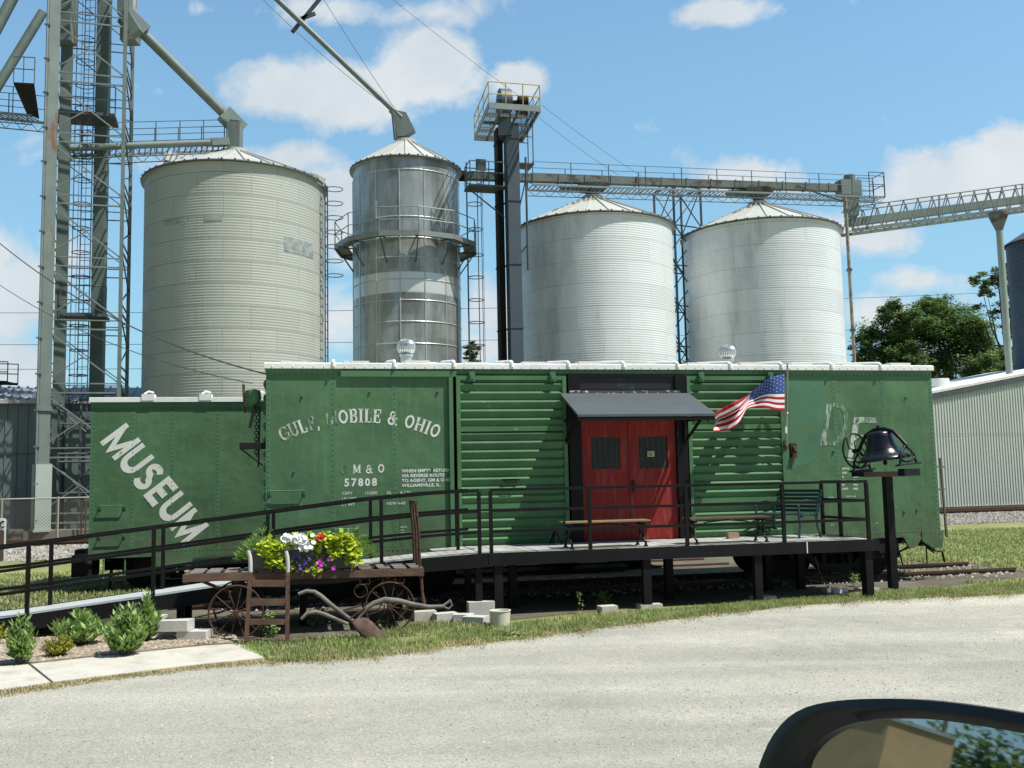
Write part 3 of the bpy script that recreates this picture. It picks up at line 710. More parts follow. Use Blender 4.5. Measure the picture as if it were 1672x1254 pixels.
mb = MB(K); mb.box(-6,6,1.15,1.75,.62,.90)
for s in frange(-5.6,5.6,.8): mb.box(s-.05,s+.05,.1,2.8,.80,.925)
mb.box(6.2,6.6,1.28,1.62,.66,.90); mb.box(6.6,6.78,1.2,1.7,.60,.96)
mb.build('underframe', m_darksteel, GM)
truck(GM, 4.25, 1.457, .14); truck(GM, -4.25, 1.457, .14)
# ---- lettering -----------------------------------------------------------
# slab serif strokes: list of (polyline, width) in a 1-high cell; serif ticks are drawn as bars
def stroke(mb, pts, w, M2):
    n = len(pts); Lp=[]; Rp=[]
    for i in range(n):
        p = V((*pts[i],0)); a = V((*pts[max(i-1,0)],0)); c = V((*pts[min(i+1,n-1)],0))
        if i in (0,n-1): d = (c-a).normalized(); nn = V((-d.y,d.x,0)); q = nn*w/2
        else:
            d1_ = (p-a).normalized(); d2_ = (c-p).normalized(); n1 = V((-d1_.y,d1_.x,0)); n2 = V((-d2_.y,d2_.x,0)); nn = (n1+n2)
            nn = nn.normalized() if nn.length>.1 else n1; q = nn*(w/2)/max(.5,nn.dot(n1))
        Lp.append(p+q); Rp.append(p-q)
    vs = [M2(p.x,p.y) for p in Lp+Rp]; mb.add(vs,[(i,i+1,n+i+1,n+i) for i in range(n-1)])
def arc(cx,cy,rx,ry,a0,a1,n=14): return [(cx+rx*math.cos(math.radians(a0+(a1-a0)*i/n)),cy+ry*math.sin(math.radians(a0+(a1-a0)*i/n))) for i in range(n+1)]
T_, t_ = .20,.09
def sf(x,y,w=.30): return ([(x-w/2,y),(x+w/2,y)],t_)
lo, hi = t_/2, 1-t_/2
GL = {
 'G':(.78,[(arc(.42,.5,.32,.42,50,310),T_*.9),([(.72,.12),(.72,.45)],T_*.7),([(.5,.45),(.84,.45)],t_),([(.70,.66),(.70,.96)],t_)]),
 'U':(.80,[([(.18,hi),(.18,.32)]+arc(.42,.32,.24,.26,180,360,10)[1:]+[(.66,hi)],T_*.8),sf(.18,hi),sf(.66,hi)]),
 'L':(.68,[([(.2,0),(.2,1)],T_),sf(.2,hi),([(.04,lo),(.64,lo)],t_),([(.61,0),(.61,.34)],t_)]),
 'F':(.68,[([(.2,0),(.2,1)],T_),([(.04,hi),(.64,hi)],t_),([(.61,1),(.61,.70)],t_),([(.2,.52),(.48,.52)],t_),([(.48,.38),(.48,.66)],t_),sf(.2,lo)]),
 ',':(.30,[([(.14,.16),(.14,-.02),(.06,-.14)],.12)]),
 'M':(1.05,[([(.16,0),(.16,1)],t_*1.3),([(.20,1),(.50,.08)],T_*.9),([(.50,.08),(.82,1)],t_*1.2),([(.86,0),(.86,1)],T_),sf(.16,lo,.26),sf(.86,lo),sf(.14,hi,.22),sf(.90,hi,.22)]),
 'O':(.84,[(arc(.42,.5,.31,.41,0,360,24),T_*.85)]),
 'B':(.76,[([(.2,0),(.2,1)],T_),([(.04,hi),(.42,hi)],t_),([(.04,lo),(.42,lo)],t_),([(.2,.52),(.42,.52)],t_),(arc(.42,.74,.18,.215,-90,90,8),T_*.8),(arc(.42,.28,.21,.235,-90,90,8),T_*.8)]),
 'I':(.42,[([(.2,0),(.2,1)],T_),sf(.2,hi,.36),sf(.2,lo,.36)]),
 'E':(.74,[([(.2,0),(.2,1)],T_),([(.04,hi),(.66,hi)],t_),([(.04,lo),(.66,lo)],t_),([(.63,1),(.63,.70)],t_),([(.63,0),(.63,.32)],t_),([(.2,.52),(.48,.52)],t_),([(.48,.38),(.48,.66)],t_)]),
 '&':(.98,[(arc(.40,.74,.17,.19,-40,300,16),T_*.55),(arc(.38,.28,.27,.23,70,340,14),T_*.8),([(.30,.62),(.78,.06)],T_*.8),([(.5,.5),(.86,.5)],t_),([(.68,.5),(.62,.22)],t_),([(.70,lo),(.92,lo)],t_)]),
 'H':(.92,[([(.2,0),(.2,1)],T_),([(.72,0),(.72,1)],T_),([(.2,.5),(.72,.5)],t_),sf(.2,hi),sf(.2,lo),sf(.72,hi),sf(.72,lo)]),
 ' ':(.42,[])}
def serif_line(txt, map_fn, mats, name, parent, space=.06):
    x = 0; out = []
    for i, ch in enumerate(txt):
        wd, st = GL[ch]
        if st:
            mb = MB(K)
            for pts, w in st: stroke(mb, pts, w, lambda a,b_,x=x: map_fn(x+a,b_))
            out.append(mb.build(name, mats(i) if callable(mats) else mats, parent, recalc=False))
        x += wd+space
    return x
def total(txt, space=.06): return sum(GL[c][0]+space for c in txt)
# arch: fitted through (left 455,710), crown (600,680), right (718,715) in the photo
arch = 'GULF, MOBILE & OHIO'
pL, pM, pR = ck(462,722), ck(600,690), ck(714,717)
def circ(a,b_,c):
    ax,ay,bx,by,cx,cy = a.x,a.z,b_.x,b_.z,c.x,c.z
    d = 2*(ax*(by-cy)+bx*(cy-ay)+cx*(ay-by))
    ux = ((ax*ax+ay*ay)*(by-cy)+(bx*bx+by*by)*(cy-ay)+(cx*cx+cy*cy)*(ay-by))/d
    uz = ((ax*ax+ay*ay)*(cx-bx)+(bx*bx+by*by)*(ax-cx)+(cx*cx+cy*cy)*(bx-ax))/d
    return ux,uz,math.hypot(ax-ux,ay-uz)
ux,uz,RR = circ(pL,pM,pR); th0 = math.atan2(pL.z-uz,pL.x-ux); th1 = math.atan2(pR.z-uz,pR.x-ux)
tw = total(arch); HC = .235
def arch_fn(x,y):
    t = th0+(th1-th0)*x/tw; r = RR+y*HC; 
    return (ux+r*math.cos(t),-.0042,uz+r*math.sin(t))
serif_line(arch, arch_fn, lambda i: m_rustlet if i<2 else (m_vworn if i in (3,6) else m_worn), 'lettering', GM)
def flat_fn(s,z,h,sx=1.): return lambda x,y: (s+x*h*sx,-.0042,z+y*h)
p = ck(556,773); serif_line('G', flat_fn(p.x,p.z,.145,.9), m_vworn,'lettering',GM)
p = ck(576,773); serif_line('M', flat_fn(p.x,p.z,.145,.9), m_white,'lettering',GM)
p = ck(597,773); serif_line('&', flat_fn(p.x,p.z,.145,.9), m_white,'lettering',GM)
p = ck(617,772); serif_line('O', flat_fn(p.x,p.z,.145,.9), m_white,'lettering',GM)
def T(txt, px, py, h, mat=m_smallet, sx=1., space=1., bold=.0, yf=-.0042):
    p = ck(px,py); return lettering(txt,p.x,p.z,h,mat,GM,yf=yf,sx=sx,space=space,bold=bold)
T('57808',562,794,.125,m_white,.95,1.35,.006)
for i,l in enumerate(('WHEN EMPTY RETURN','VIA REVERSE ROUTE','TO AGENT, GM & O RR.','WILLIAMSVILLE, IL.')): T(l,656,771.5+i*7.9,.052,sx=1.08,bold=.002)
T('CAPY',558,808,.05); T('153000',595,807.5,.05); T('XL',631,807,.05); T('A-220',653,806.5,.05)
T('LD LMT',558,817,.05); T('154000',595,816.5,.05); T('LT WT',558,826.5,.05); T('NEW 4-68',631,824.5,.05)
T('BLDG',654,862,.030); T('HS',654,867,.030); T('WILLIAMSVILLE',654,872,.030)
for i,(a,b_) in enumerate((('EXTW','10-6'),('EXH','14-1'),('IL','50-6'),('IW','9-2'),('IH','10-6'),('CUFT','4952'))):
    T(a,1375,767+i*6.6,.036,bold=.002); T(b_,1393,766.7+i*6.6,.036,bold=.002)
T('57808',1352,814,.032); T('NEW 4-68',1381,812,.032); T('2-72',1356,858,.028); T('A-1',1430,855,.028)
# ghost letters on the right hand panel
def stroke_px(pl, w, mat):
    mb = MB(K)
    for pts in pl:
        q = [ck(*p) for p in pts]; stroke(mb,[(a.x,a.z) for a in q],w,lambda x,y:(x,-.0046,y))
    return mb.build('lettering', mat, GM, recalc=False)
stroke_px([[(1354,660),(1343,727)]],.105,m_vworn)
stroke_px([[(1340,724),(1366,724)]],.08,m_vworn)
stroke_px([[(1360,660),(1374,664),(1381,676),(1381,692),(1374,712),(1366,722)]],.09,mk('ghost_lettering',GREEN,.75,0,.1,3,(.33,.42,.35),(.50,.62),14,(3,3,.4)))
stroke_px([[(1399,682),(1388,752)]],.115,mk('half_worn_lettering',(.50,.54,.49),.75,0,.1,3,GREEN,(.50,.62),11))
stroke_px([[(1396,686),(1431,686)]],.115,m_vworn)
stroke_px([[(1396,713),(1418,713)]],.07,m_vworn)
# faded darker paint patch
MB(K).add([(3.2,-.0015,3.88),(4.02,-.0015,3.88),(3.98,-.0015,2.9),(3.7,-.0015,2.35),(3.2,-.0015,2.2)],[(0,1,2,3,4)]).build('paint_patch', mk('bluish_green_paint',(.058,.165,.095),.6,0,.15,2,GREEN,(.45,.6),3), GM, recalc=False)
# ================================================================ MUSEUM car
MU = kthing('boxcar','green boxcar lettered MUSEUM diagonally, behind the long boxcar and ramp at the left','boxcar',-3.5,5.45)
YF = 4.0; a0 = -9.70; a1 = 2.7; zt, zb_ = 3.80, .86
mb = MB(K); mb.box(a0,a1,YF,YF+2.9,zb_,zt)
for k in range(12):
    mb.lathe((a0,YF,zb_+.2+k*.235),[(.001,.25),(.05,.35),(.06,.6),(.06,2.3),(.001,2.65)],10,axis=(0,1,0))
MBody = mb.build('body', m_green, MU)
mb = MB(K); sb = YF-.012
mb.prism([(a0,sb,.74),(-8.5,sb,.74),(-8.5,sb,.54),(a1-1.2,sb,.54),(a1-1.2,sb,.74),(a1,sb,.74),(a1,sb,.90),(a0,sb,.90)],(0,.06,0))
mb.build('side_sill', m_green, MU)
mb = MB(K); mb.box(a0,a1,YF-.014,YF-.001,3.66,zt-.001)
for s in (a0+.002,-8.95,-8.2,-7.33,-6.4): mb.box(s,s+.08,YF-.0025,YF-.0005,.91,3.655)
mb.build('seam_strips', m_green2, MU)
mb = MB(K); P = []
for s in (a0+.06,-8.91,-8.16,-7.29,-6.36): P += [(s,YF-.003,z) for z in frange(.95,3.63,.085)]
P += [(s,YF-.0145,3.685) for s in frange(a0+.05,-5,.085)]+[(s,YF-.0125,.84) for s in frange(a0+.05,-5,.085)]
rivets(mb,P,.014); mb.build('rivets', m_rivet, MU)['kind'] = 'stuff'
mb = MB(K); mb.prism([(a0-.03,YF+y,z) for y,z in ((-.06,zt),(-.06,zt+.09),(0,zt+.10),(1.45,zt+.2),(2.9,zt+.10),(2.96,zt))],(a1-a0+.06,0,0))
for s in (-8.75,-7.65,-6.6):
    mb.box(s,s+.24,YF-.075,YF+.2,zt+.03,zt+.16); mb.path([(s+.05,YF-.05,zt+.16),(s+.12,YF,zt+.215),(s+.2,YF+.1,zt+.2)],.02,6)
mb.build('roof', m_roofwhite, MU)
grab(MU,-9.50,1.76,.46,.08,YF); grab(MU,-9.50,1.20,.46,.08,YF)
mb = MB(K); mb.path([(-9.42,YF+.02,.72),(-9.42,YF,.36),(-9.38,YF,.33),(-9.06,YF,.33),(-9.02,YF,.36),(-9.02,YF+.02,.72)],.016,6); mb.build('stirrup_step', m_green2, MU)
mb = MB(K); mb.box(a0-.42,a0,YF+.55,YF+1.15,.35,.78); mb.box(a0-.5,a0-.3,YF+1.2,YF+1.7,.45,.85); mb.box(a0-.05,a0+.06,YF+.05,YF+.4,.4,.74); mb.ball((a0+.02,YF+.0,.66),.06,8,6); mb.box(a0+.1,a1-.1,YF+1.1,YF+1.8,.42,.8)
mb.bar((-9.3,YF+.2,.5),(-9.35,YF+.3,.12),.05,.05)
for s in frange(a0+.3,a1-.3,.9): mb.box(s,s+.1,YF+.1,YF+2.8,.66,.855)
mb.build('underframe', m_darksteel, MU)
truck(MU,-7.9,5.457,.10); truck(MU,.9,5.457,.10)
# MUSEUM, painted on the slant
SG = {'M':(1.12,[([(.12,0),(.12,1)],.235),([(.12,.88),(.56,.12),(1.0,.88)],.20),([(1.0,0),(1.0,1)],.235)]),
      'U':(.94,[([(.12,1),(.12,.38)]+arc(.46,.38,.34,.27,180,360,12)[1:]+[(.80,1)],.235)]),
      'S':(.88,[(arc(.42,.725,.27,.165,25,270,12)+arc(.42,.275,.29,.175,90,-155,12)[1:],.215)]),
      'E':(.80,[([(.12,0),(.12,1)],.235),([(.12,.89),(.72,.89)],.22),([(.12,.5),(.66,.5)],.22),([(.12,.11),(.72,.11)],.22)])}
q0 = ck(163,722,-YF); q1 = ck(300,891,-YF); q2 = ck(206,690,-YF)
bd = V((q1.x-q0.x,0,q1.z-q0.z)); hd = V((q2.x-q0.x,0,q2.z-q0.z)); Wt = sum(SG[c][0]+.09 for c in 'MUSEUM')-.09-.0
x = 0
for ch in 'MUSEUM':
    wd, st = SG[ch]; mb = MB(K)
    for i_, (pts, w) in enumerate(st):
        def M2(a,b_,x=x,i_=i_): p = V((q0.x,0,q0.z))+bd*((x+a)/Wt)+hd*b_; return (p.x,YF-.0042-.0008*i_,p.z)
        stroke(mb, pts, w, M2)
    mb.build('letter', m_muslet, MU, recalc=False); x += wd+.09
# ================================================================ DECK AND RAMP
DZ = 1.0; DF = -1.86
def gz(s): return GZ
DK = kthing('deck','raised wooden deck on black posts in front of the red doors of the boxcar','deck',.4,-.95)
mb = MB(K); random.seed(4); x = -2.93
while x < 3.62:
    w = .138; mb.box(x,min(x+w,3.66),DF,-.06,DZ-.04,DZ+random.uniform(-.003,.003)); x += w+.006
mb.build('deck_boards', m_deck, DK)
mb = MB(K); mb.box(-2.86,2.40,DF-.045,DF-.001,DZ-.185,DZ+.004); mb.box(2.406,3.66,DF-.045,DF-.001,DZ-.185,DZ+.004); mb.box(3.661,3.70,DF-.045,-.06,DZ-.185,DZ+.004)
mb.box(-2.86,3.6,-.40,-.34,DZ-.18,DZ-.041); mb.box(-2.86,3.6,-1.1,-1.05,DZ-.18,DZ-.041)
for s in frange(-2.8,3.5,.45): mb.box(s-.02,s+.02,-1.85,-.08,DZ-.17,DZ-.042)
mb.build('fascia', m_fascia, DK)
MB(K).box(2.385,2.402,DF-.0465,DF-.0455,DZ-.18,DZ).build('fascia_joint', m_white, DK)
for s,y in ((-2.70,DF-.0),(-.33,DF+.0),(1.55,DF+.0),(3.52,DF+.05),(-2.3,-1.0),(.4,-.9),(2.5,-.3),(3.1,-.35)):
    MB(K).box(s-.065,s+.065,y-.02 if y>DF+.2 else DF-.0,y+.11,GZ-.1,DZ-.187).build('post', m_fascia, DK)
def railing(name, label, pts, posts, hs=(.975,.66,.345), w=.042, group=None, drop=None):
    """pts: line of (s,y,z of floor); posts list of (s,y,z,below)"""
    c = pts[len(pts)//2]; t = kthing(name, label, 'railing', c[0], c[1], c[2], group)
    for i,h in enumerate(hs):
        mb = MB(K)
        for a,b_ in zip(pts,pts[1:]):
            mb.bar((a[0],a[1],a[2]+h-w/2),(b_[0],b_[1],b_[2]+h-w/2), w if i else w+.006, w)
        mb.build('rail', m_railblack, t)
    for s,y,z,bl in posts:
        MB(K).box(s-.026,s+.026,y-.026,y+.026,z-bl,z+hs[0]-w-.001).build('post', m_railblack, t)
    return t
YR = DF+.035
railing('railing','black three bar railing along the front edge of the deck',[(-2.80,YR,DZ),(3.56,YR,DZ)],[(-2.80,YR,DZ,0),(-1.235,YR,DZ,0),(.365,YR,DZ,0),(2.04,YR,DZ,0),(3.56,YR,DZ,0)])
railing('railing','short black railing closing the right hand end of the deck',[(3.60,YR+.06,DZ),(3.60,-.30,DZ)],[(3.60,-.90,DZ,0),(3.60,-.30,DZ,0)])
# ramp profile along s
RP = [(-14.5,-.02),(-9.64,.36),(-7.66,.57),(-4.67,.90),(-3.76,.965),(-2.95,DZ)]
def rz(s):
    s = min(s,-2.95)
    return [ (z0+(z1-z0)*(s-s0)/(s1-s0)) for (s0,z0),(s1,z1) in zip(RP,RP[1:]) if s0<=s<=s1+1e-6][0]
RW = -.75
RM = kthing('ramp','long grey access ramp with black sides climbing from the left to the deck','ramp',-7,-1.3)
mb = MB(K)
seg = [-13,-9.64,-7.66,-4.70]
for a,b_ in zip(seg,seg[1:]):
    mb.prism([(a,DF+.005,rz(a)-.05),(b_,DF+.005,rz(b_)-.05),(b_,DF+.005,rz(b_)),(a,DF+.005,rz(a))],(0,RW-DF-.01,0))
mb.build('ramp_surface', m_ramp, RM)
mb = MB(K); x = -4.69
while x < -2.95:
    b_ = min(x+.138,-2.95); mb.prism([(x,DF,rz(x)-.04),(b_,DF,rz(b_)-.04),(b_,DF,rz(b_)),(x,DF,rz(x))],(0,-.06-DF if x>-3.6 else RW-DF,0)); x += .145
mb.build('ramp_boards', m_deck, RM)
mb = MB(K)
seg = [-13,-9.64,-7.66,-4.67,-3.76,-2.87]
for a,b_ in zip(seg,seg[1:]):
    za,zb2 = rz(a), rz(min(b_,-2.95)); h = .20
    mb.prism([(a,DF-.045,za-h),(b_,DF-.045,zb2-h),(b_,DF-.045,zb2+.006),(a,DF-.045,za+.006)],(0,.044,0))
    mb.prism([(a,RW+.001,za-h),(b_,RW+.001,zb2-h),(b_,RW+.001,zb2+.006),(a,RW+.001,za+.006)],(0,.044,0))
mb.build('fascia', m_fascia, RM)
for s in (-9.2,-7.3,-5.6,-4.2,-3.0):
    for y in (DF+.03,RW-.1): MB(K).box(s-.05,s+.05,y,y+.1,GZ-.1,rz(s)-.06).build('post', m_fascia, RM)
def rpts(y): return [(s,y,rz(s)) for s in (-12.5,-9.64,-7.66,-6.16,-4.67,-3.76,-2.98)]
railing('railing','black railing on the road side of the ramp, passing behind the hand truck',rpts(YR),[(s,YR,rz(s),.0) for s in (-10.9,-9.31,-7.67,-6.1,-4.46,-2.98)])
railing('railing','black railing on the boxcar side of the ramp',rpts(RW-.03),[(s,RW-.03,rz(s),.0) for s in (-10.6,-9.26,-7.68,-6.05,-4.55,-3.15)])
# ---------------------------------------------------------------- benches
def iron_end(mb, s, y, z, h, w):
    for sg in (-1,1):
        mb.path([(s,y+sg*.05,z+h-.03),(s,y+sg*.09,z+h*.72),(s,y+sg*.06,z+h*.50),(s,y+sg*.13,z+h*.22),(s,y+sg*w,z+.06),(s,y+sg*w,z+.02)],[.02,.017,.02,.017,.020,.024],6)
        mb.lathe((s,y+sg*w,z),[(.04,0),(.04,.012),(.02,.03)],8)
    mb.bar((s,y-.1,z+h*.5),(s,y+.1,z+h*.5),.02); mb.bar((s,y-.2,z+h-.03),(s,y+.2,z+h-.03),.035,.03); mb.bar((s,y-.14,z+.12),(s,y+.14,z+.12),.012)
def bench(label, s0, s1, y, slat):
    t = kthing('bench', label, 'bench', (s0+s1)/2, y, DZ, 'backless benches on the deck'); H = .42
    for k in range(5): MB(K).box(s0,s1,y-.2+k*.082,y-.2+k*.082+.068,DZ+H-.022,DZ+H).build('slat', slat, t)
    for s in (s0+.10,s1-.10):
        mb = MB(K); iron_end(mb, s, y, DZ, H-.03, .2); mb.build('leg', m_castiron, t)
    mb = MB(K); mb.path([(s0+.1,y,DZ+.24),(s0+.35,y,DZ+.34),((s0+s1)/2,y,DZ+.37),(s1-.35,y,DZ+.34),(s1-.1,y,DZ+.24)],.01,5)
    mb.ball((s0-.01,y-.17,DZ+H-.01),.03,8,6); mb.ball((s1+.01,y-.17,DZ+H-.01),.03,8,6)
    mb.build('stretcher', m_castiron, t)
bench('backless slatted bench with iron legs in front of the red doors', -1.56,-.14,-1.38,m_benchwood)
bench('backless slatted bench right of the red doors, beside the blue-green seat', .53,1.95,-1.38,m_rustwood)
# blue-green park seat with arms, angled
t = thing('park_seat','blue-green slatted park seat with arms and high back near the right end of the deck','park seat',kk(2.76,-.58,DZ),PSI-1.15)
PM = Matrix.Translation(kk(2.76,-.58,DZ)) @ Matrix.Rotation(PSI-1.15,4,'Z')
for sx in (-.46,.46):
    mb = MB(PM)
    mb.path([(sx,.30,0),(sx,.22,.18),(sx,.20,.36),(sx,.27,.60),(sx,.34,.82)],[.022,.02,.025,.02,.018],6)
    mb.path([(sx,-.30,0),(sx,-.25,.2),(sx,-.27,.38),(sx,-.28,.55),(sx,-.22,.62),(sx,-.05,.64),(sx,.26,.60)],[.022,.02,.022,.018,.018,.018,.016],6)
    mb.path([(sx,-.27,.36),(sx,-.1,.41),(sx,.08,.40),(sx,.21,.36)],.022,6); mb.bar((sx,-.27,.30),(sx,.20,.30),.02)
    mb.build('side_frame', m_bluegreen, t)
for k in range(6): y=-.26+k*.085; MB(PM).box(-.50,.50,y,y+.062,.395,.415).build('seat_slat', m_bluegreen, t)
for k in range(6):
    z=.46+k*.068; MB(PM).bar((-.50,.235+k*.018,z),(.50,.235+k*.018,z),.02,.048,up=(0,.25,1)).build('back_slat', m_bluegreen, t)
t = tag(MB(K).box(1.66,1.86,-.52,-.42,DZ,DZ+.10).build('brick', m_brick), 'pale pink brick lying on the deck by the bench','brick')
# small dark plant pot left of the door on the deck
t = kthing('metal_stand','small dark metal stand leaning by the entrance post','stand',-1.42,-.35,DZ)
mb = MB(K)
for a in range(3): mb.bar((-1.42+.12*math.cos(a*2.1),-.35+.12*math.sin(a*2.1),DZ),(-1.42,-.35,DZ+.25),.02)
mb.build('legs', m_darksteel, t)
# ---------------------------------------------------------------- flag
FS = 3.02; t = kthing('flag','American flag blowing from a short pole on the boxcar side','flag',FS,-.3,2.6)
mb = MB(K); mb.tube((FS-.0,-.36,4.10),(FS+.03,-.12,2.62),.017,8,.017); pole = mb.build('pole', m_pole, t)
mb = MB(K); mb.box(FS-.01,FS+.07,-.10,-.001,2.56,2.72); mb.box(FS+.15,FS+.26,-.07,-.001,2.40,2.66); mb.tube((FS+.20,-.07,2.6),(FS+.20,-.14,2.5),.03,8); mb.build('bracket', m_rust, t)
mb = MB(K); mb.ball((FS-.02,-.31,3.20),.022,8,6); mb.bar((FS-.02,-.30,3.2),(FS-.02,-.22,2.85),.008); mb.box(FS-.05,FS-.01,-.26,-.22,2.84,2.96); mb.build('clip', m_white, t)
# cloth: fly positions with top and bottom edges read off in metres (px column, top y, bottom y, distance from wall)
FC = [(1281,611,671,.34),(1268,613,670,.40),(1255,617,666,.36),(1243,624,665,.28),(1232,634,666,.26),(1221,644,669,.32),(1213,650,681,.40),(1207,653,690,.46),(1199,657,697,.40),(1190,662,701,.30),(1181,667,703,.28),(1173,671,704,.36),(1167,677,704,.42)]
NU, NV = 60, 39; vs=[]
def cr(P, u):
    n=len(P)-1; x=u*n; i=min(int(x),n-1); f=x-i; g=lambda k:P[max(0,min(n,k))]
    return [0.5*((2*g(i)[j])+(-g(i-1)[j]+g(i+1)[j])*f+(2*g(i-1)[j]-5*g(i)[j]+4*g(i+1)[j]-g(i+2)[j])*f*f+(-g(i-1)[j]+3*g(i)[j]-3*g(i+1)[j]+g(i+2)[j])*f**3) for j in range(len(g(0)))]
grid=[]
for i in range(NU+1):
    u=i/NU; x,y0,y1,d=cr(FC,u); col=[]
    for j in range(NV+1):
        v=j/NV
        A_u = .20*max(0,min(1,(u-.35)/.25)); fold = .04*math.sin(v*5+u*9)*min(1,u*3)+ .14*math.cos(v*6.283)*max(0,min(1,(u-.35)/.3))
        xx = x + 7*math.sin(v*4.2)*max(0,u-.45) - 5*(v-.5)*math.sin(u*6)*(u>.02)
        off = d+fold+ .06*math.sin(u*11)*min(1,4*u)
        g = v+A_u*math.sin(2*math.pi*v+.6)*math.sin(math.pi*v)**.5; p = ck(xx, y0+(y1-y0)*g, off); col.append((p.x,p.y,p.z))
    grid.append(col)
cloth = {}
for i in range(NU):
    for j in range(NV):
        stripe = int(j/NV*13)
        k = 'blue' if (i < NU*.40 and stripe < 7) else ('red' if stripe%2==0 else 'white')
        cloth.setdefault(k,MB(K)).add([grid[i][j],grid[i+1][j],grid[i+1][j+1],grid[i][j+1]],[(0,1,2,3)])
def bm_join(keys):
    me = bpy.data.meshes.new('cloth'); mats = [m_cloth_w, mk('flag_red',(.50,.02,.03),.8,0,.05,transl=.25), mk('flag_blue',(.045,.10,.33),.8,0,.08,transl=.25)]
    allv=[tuple(p) for col in grid for p in col]; fs=[]; mi=[]
    for i in range(NU):
        for j in range(NV):
            stripe=int(j/NV*13); a=i*(NV+1)+j
            fs.append((a,a+NV+1,a+NV+2,a+1)); mi.append(2 if (i<NU*.40 and stripe<7) else (1 if stripe%2==0 else 0))
    Wi = WM[t.name].inverted() @ K
    me.from_pydata([Wi @ V(p) for p in allv],[],fs)
    for m in mats: me.materials.append(m)
    me.polygons.foreach_set('material_index',mi); me.shade_smooth()
    o = bpy.data.objects.new('cloth',me); COL.objects.link(o); o.parent=t; WM[o.name]=WM[t.name]
    md = o.modifiers.new('thick','SOLIDIFY'); md.thickness=.004
    return o
cl = bm_join(None)
sm = MB(K)
for r in range(9):
    for c in range(6 if r%2==0 else 5):
        u=(.03+(c+(.5 if r%2 else 0))*.064)*1.0; v=(r+.6)/9*.5*.98
        i=min(int(u*NU),NU-1); j=min(int(v*NV),NV-1); a=V(grid[i][j]); e1=(V(grid[i+1][j])-a).normalized(); e2=(V(grid[i][j+1])-a).normalized(); n=e1.cross(e2).normalized()
        if n.y>0: n=-n
        for q in (n*.006,):
            sm.add([a+q+(e1*math.cos(k*math.pi*.2)+e2*math.sin(k*math.pi*.2))*(.013 if k%2==0 else .006) for k in range(10)],[tuple(range(10))])
sm.build('stars', m_cloth_w, cl)
# ---------------------------------------------------------------- bell
bs, by = 4.36, -1.2
BYAW = -.92
BT = kthing('bell','black cast bell with wheel in a yoke stand on top of the post','bell',bs,by,2.15)
tilt = Matrix.Translation(K @ V((bs-.03,by,2.20))) @ Matrix.Rotation(-.11,4,V((.37,.93,0))) @ Matrix.Rotation(BYAW,4,'Z')
prof = [(.0,.62),(.11,.615),(.17,.59),(.19,.55),(.20,.48),(.215,.40),(.245,.30),(.29,.21),(.335,.165),(.375,.13),(.39,.10),(.385,.085),(.36,.10),(.31,.16),(.22,.30),(.18,.5),(.0,.57)]
mb = MB(tilt); mb.lathe((0,0,.02),[(max(r*1.13,.0005),z*.98) for r,z in prof],40)
mb.build('bell_body', m_bell, BT, smooth=60)
mb = MB(tilt); mb.ring((0,0,.02+.294),.281,.006,40,4); mb.ring((0,0,.02+.505),.223,.006,40,4); mb.build('bead', m_bell, BT, smooth=60)
mb = MB(tilt); mb.path([(-.47,0,.31),(-.39,0,.43),(-.27,0,.58),(-.1,0,.64),(.1,0,.64),(.27,0,.58),(.39,0,.43),(.47,0,.31)],[.035,.03,.035,.045,.045,.035,.03,.035],8); mb.tube((0,0,.62),(0,0,.72),.03,8); mb.box(-.06,.06,-.06,.06,.60,.68); mb.build('yoke', m_castiron, BT, smooth=50)
mb = MB(tilt)
for sx in (-.45,.45):
    c = .17
    mb.path([(sx,-.26,-.005),(sx,-.23,.05),(sx,-.22,.13),(sx,-.15,.21),(sx,-.05,.27),(sx,0,.33),(sx,.05,.27),(sx,.15,.21),(sx,.22,.13),(sx,.23,.05),(sx,.26,-.005)],[.02,.022,.022,.02,.025,.035,.025,.02,.022,.022,.02],8)
    mb.path([(sx,-.22,.10),(sx,-.12,.04),(sx,0,.03),(sx,.12,.04),(sx,.22,.10)],.02,8)
    mb.path([(sx,-.2,.17),(sx,-.08,.12),(sx,0,.17),(sx,.08,.12),(sx,.2,.17)],.016,8)
    mb.box(sx-.045,sx+.045,-.34,.34,-.03,.0)
mb.build('stand', m_castiron, BT, smooth=50)
mb = MB(tilt); wc = V((-.52,0,.34)); wx = (.98,-.15,.0)
mb.ring(wc,.31,.017,36,8,axis=wx); ax = V(wx).normalized(); a = V((0,0,1)); b_ = ax.cross(a)
for k in range(5):
    th = .6+k*2*math.pi/5; e = wc+(a*math.cos(th)+b_*math.sin(th))*.31; m_ = wc+(a*math.cos(th+.6)+b_*math.sin(th+.6))*.17
    mb.path([wc,m_,e],.011,6)
mb.tube(wc-ax*.05,wc+ax*.08,.04,8); mb.build('wheel', m_castiron, BT, smooth=50)
mb = MB(tilt); mb.tube((.0,0,.5),(.02,0,.08),.012,6); mb.ball((.02,0,.06),.04,10,8); mb.build('clapper', m_castiron, BT)
BP = kthing('bell_post','tall square black post carrying the bell, right of the deck','post',4.48,-1.0,GZ)
MB(K).box(bs-.065,bs+.065,by-.065,by+.065,GZ-.1,2.02).build('post', m_fascia, BP)
BM = Matrix.Translation(kk(bs-.03,by,0)) @ Matrix.Rotation(BYAW,4,'Z')
for sx in (-.45,.45): MB(BM).box(sx-.06,sx+.06,-.24,.24,2.03,2.15).build('beam', m_fascia, BP)
MB(BM).box(-.419,.419,-.06,.06,2.021,2.11).build('cross_beam', mk('bare_wood',(.17,.13,.09),.8), BP)
MB(K).box(bs-.13,bs+.13,by-.13,by+.13,GZ,GZ+.012).build('base_plate', m_darksteel, BP)
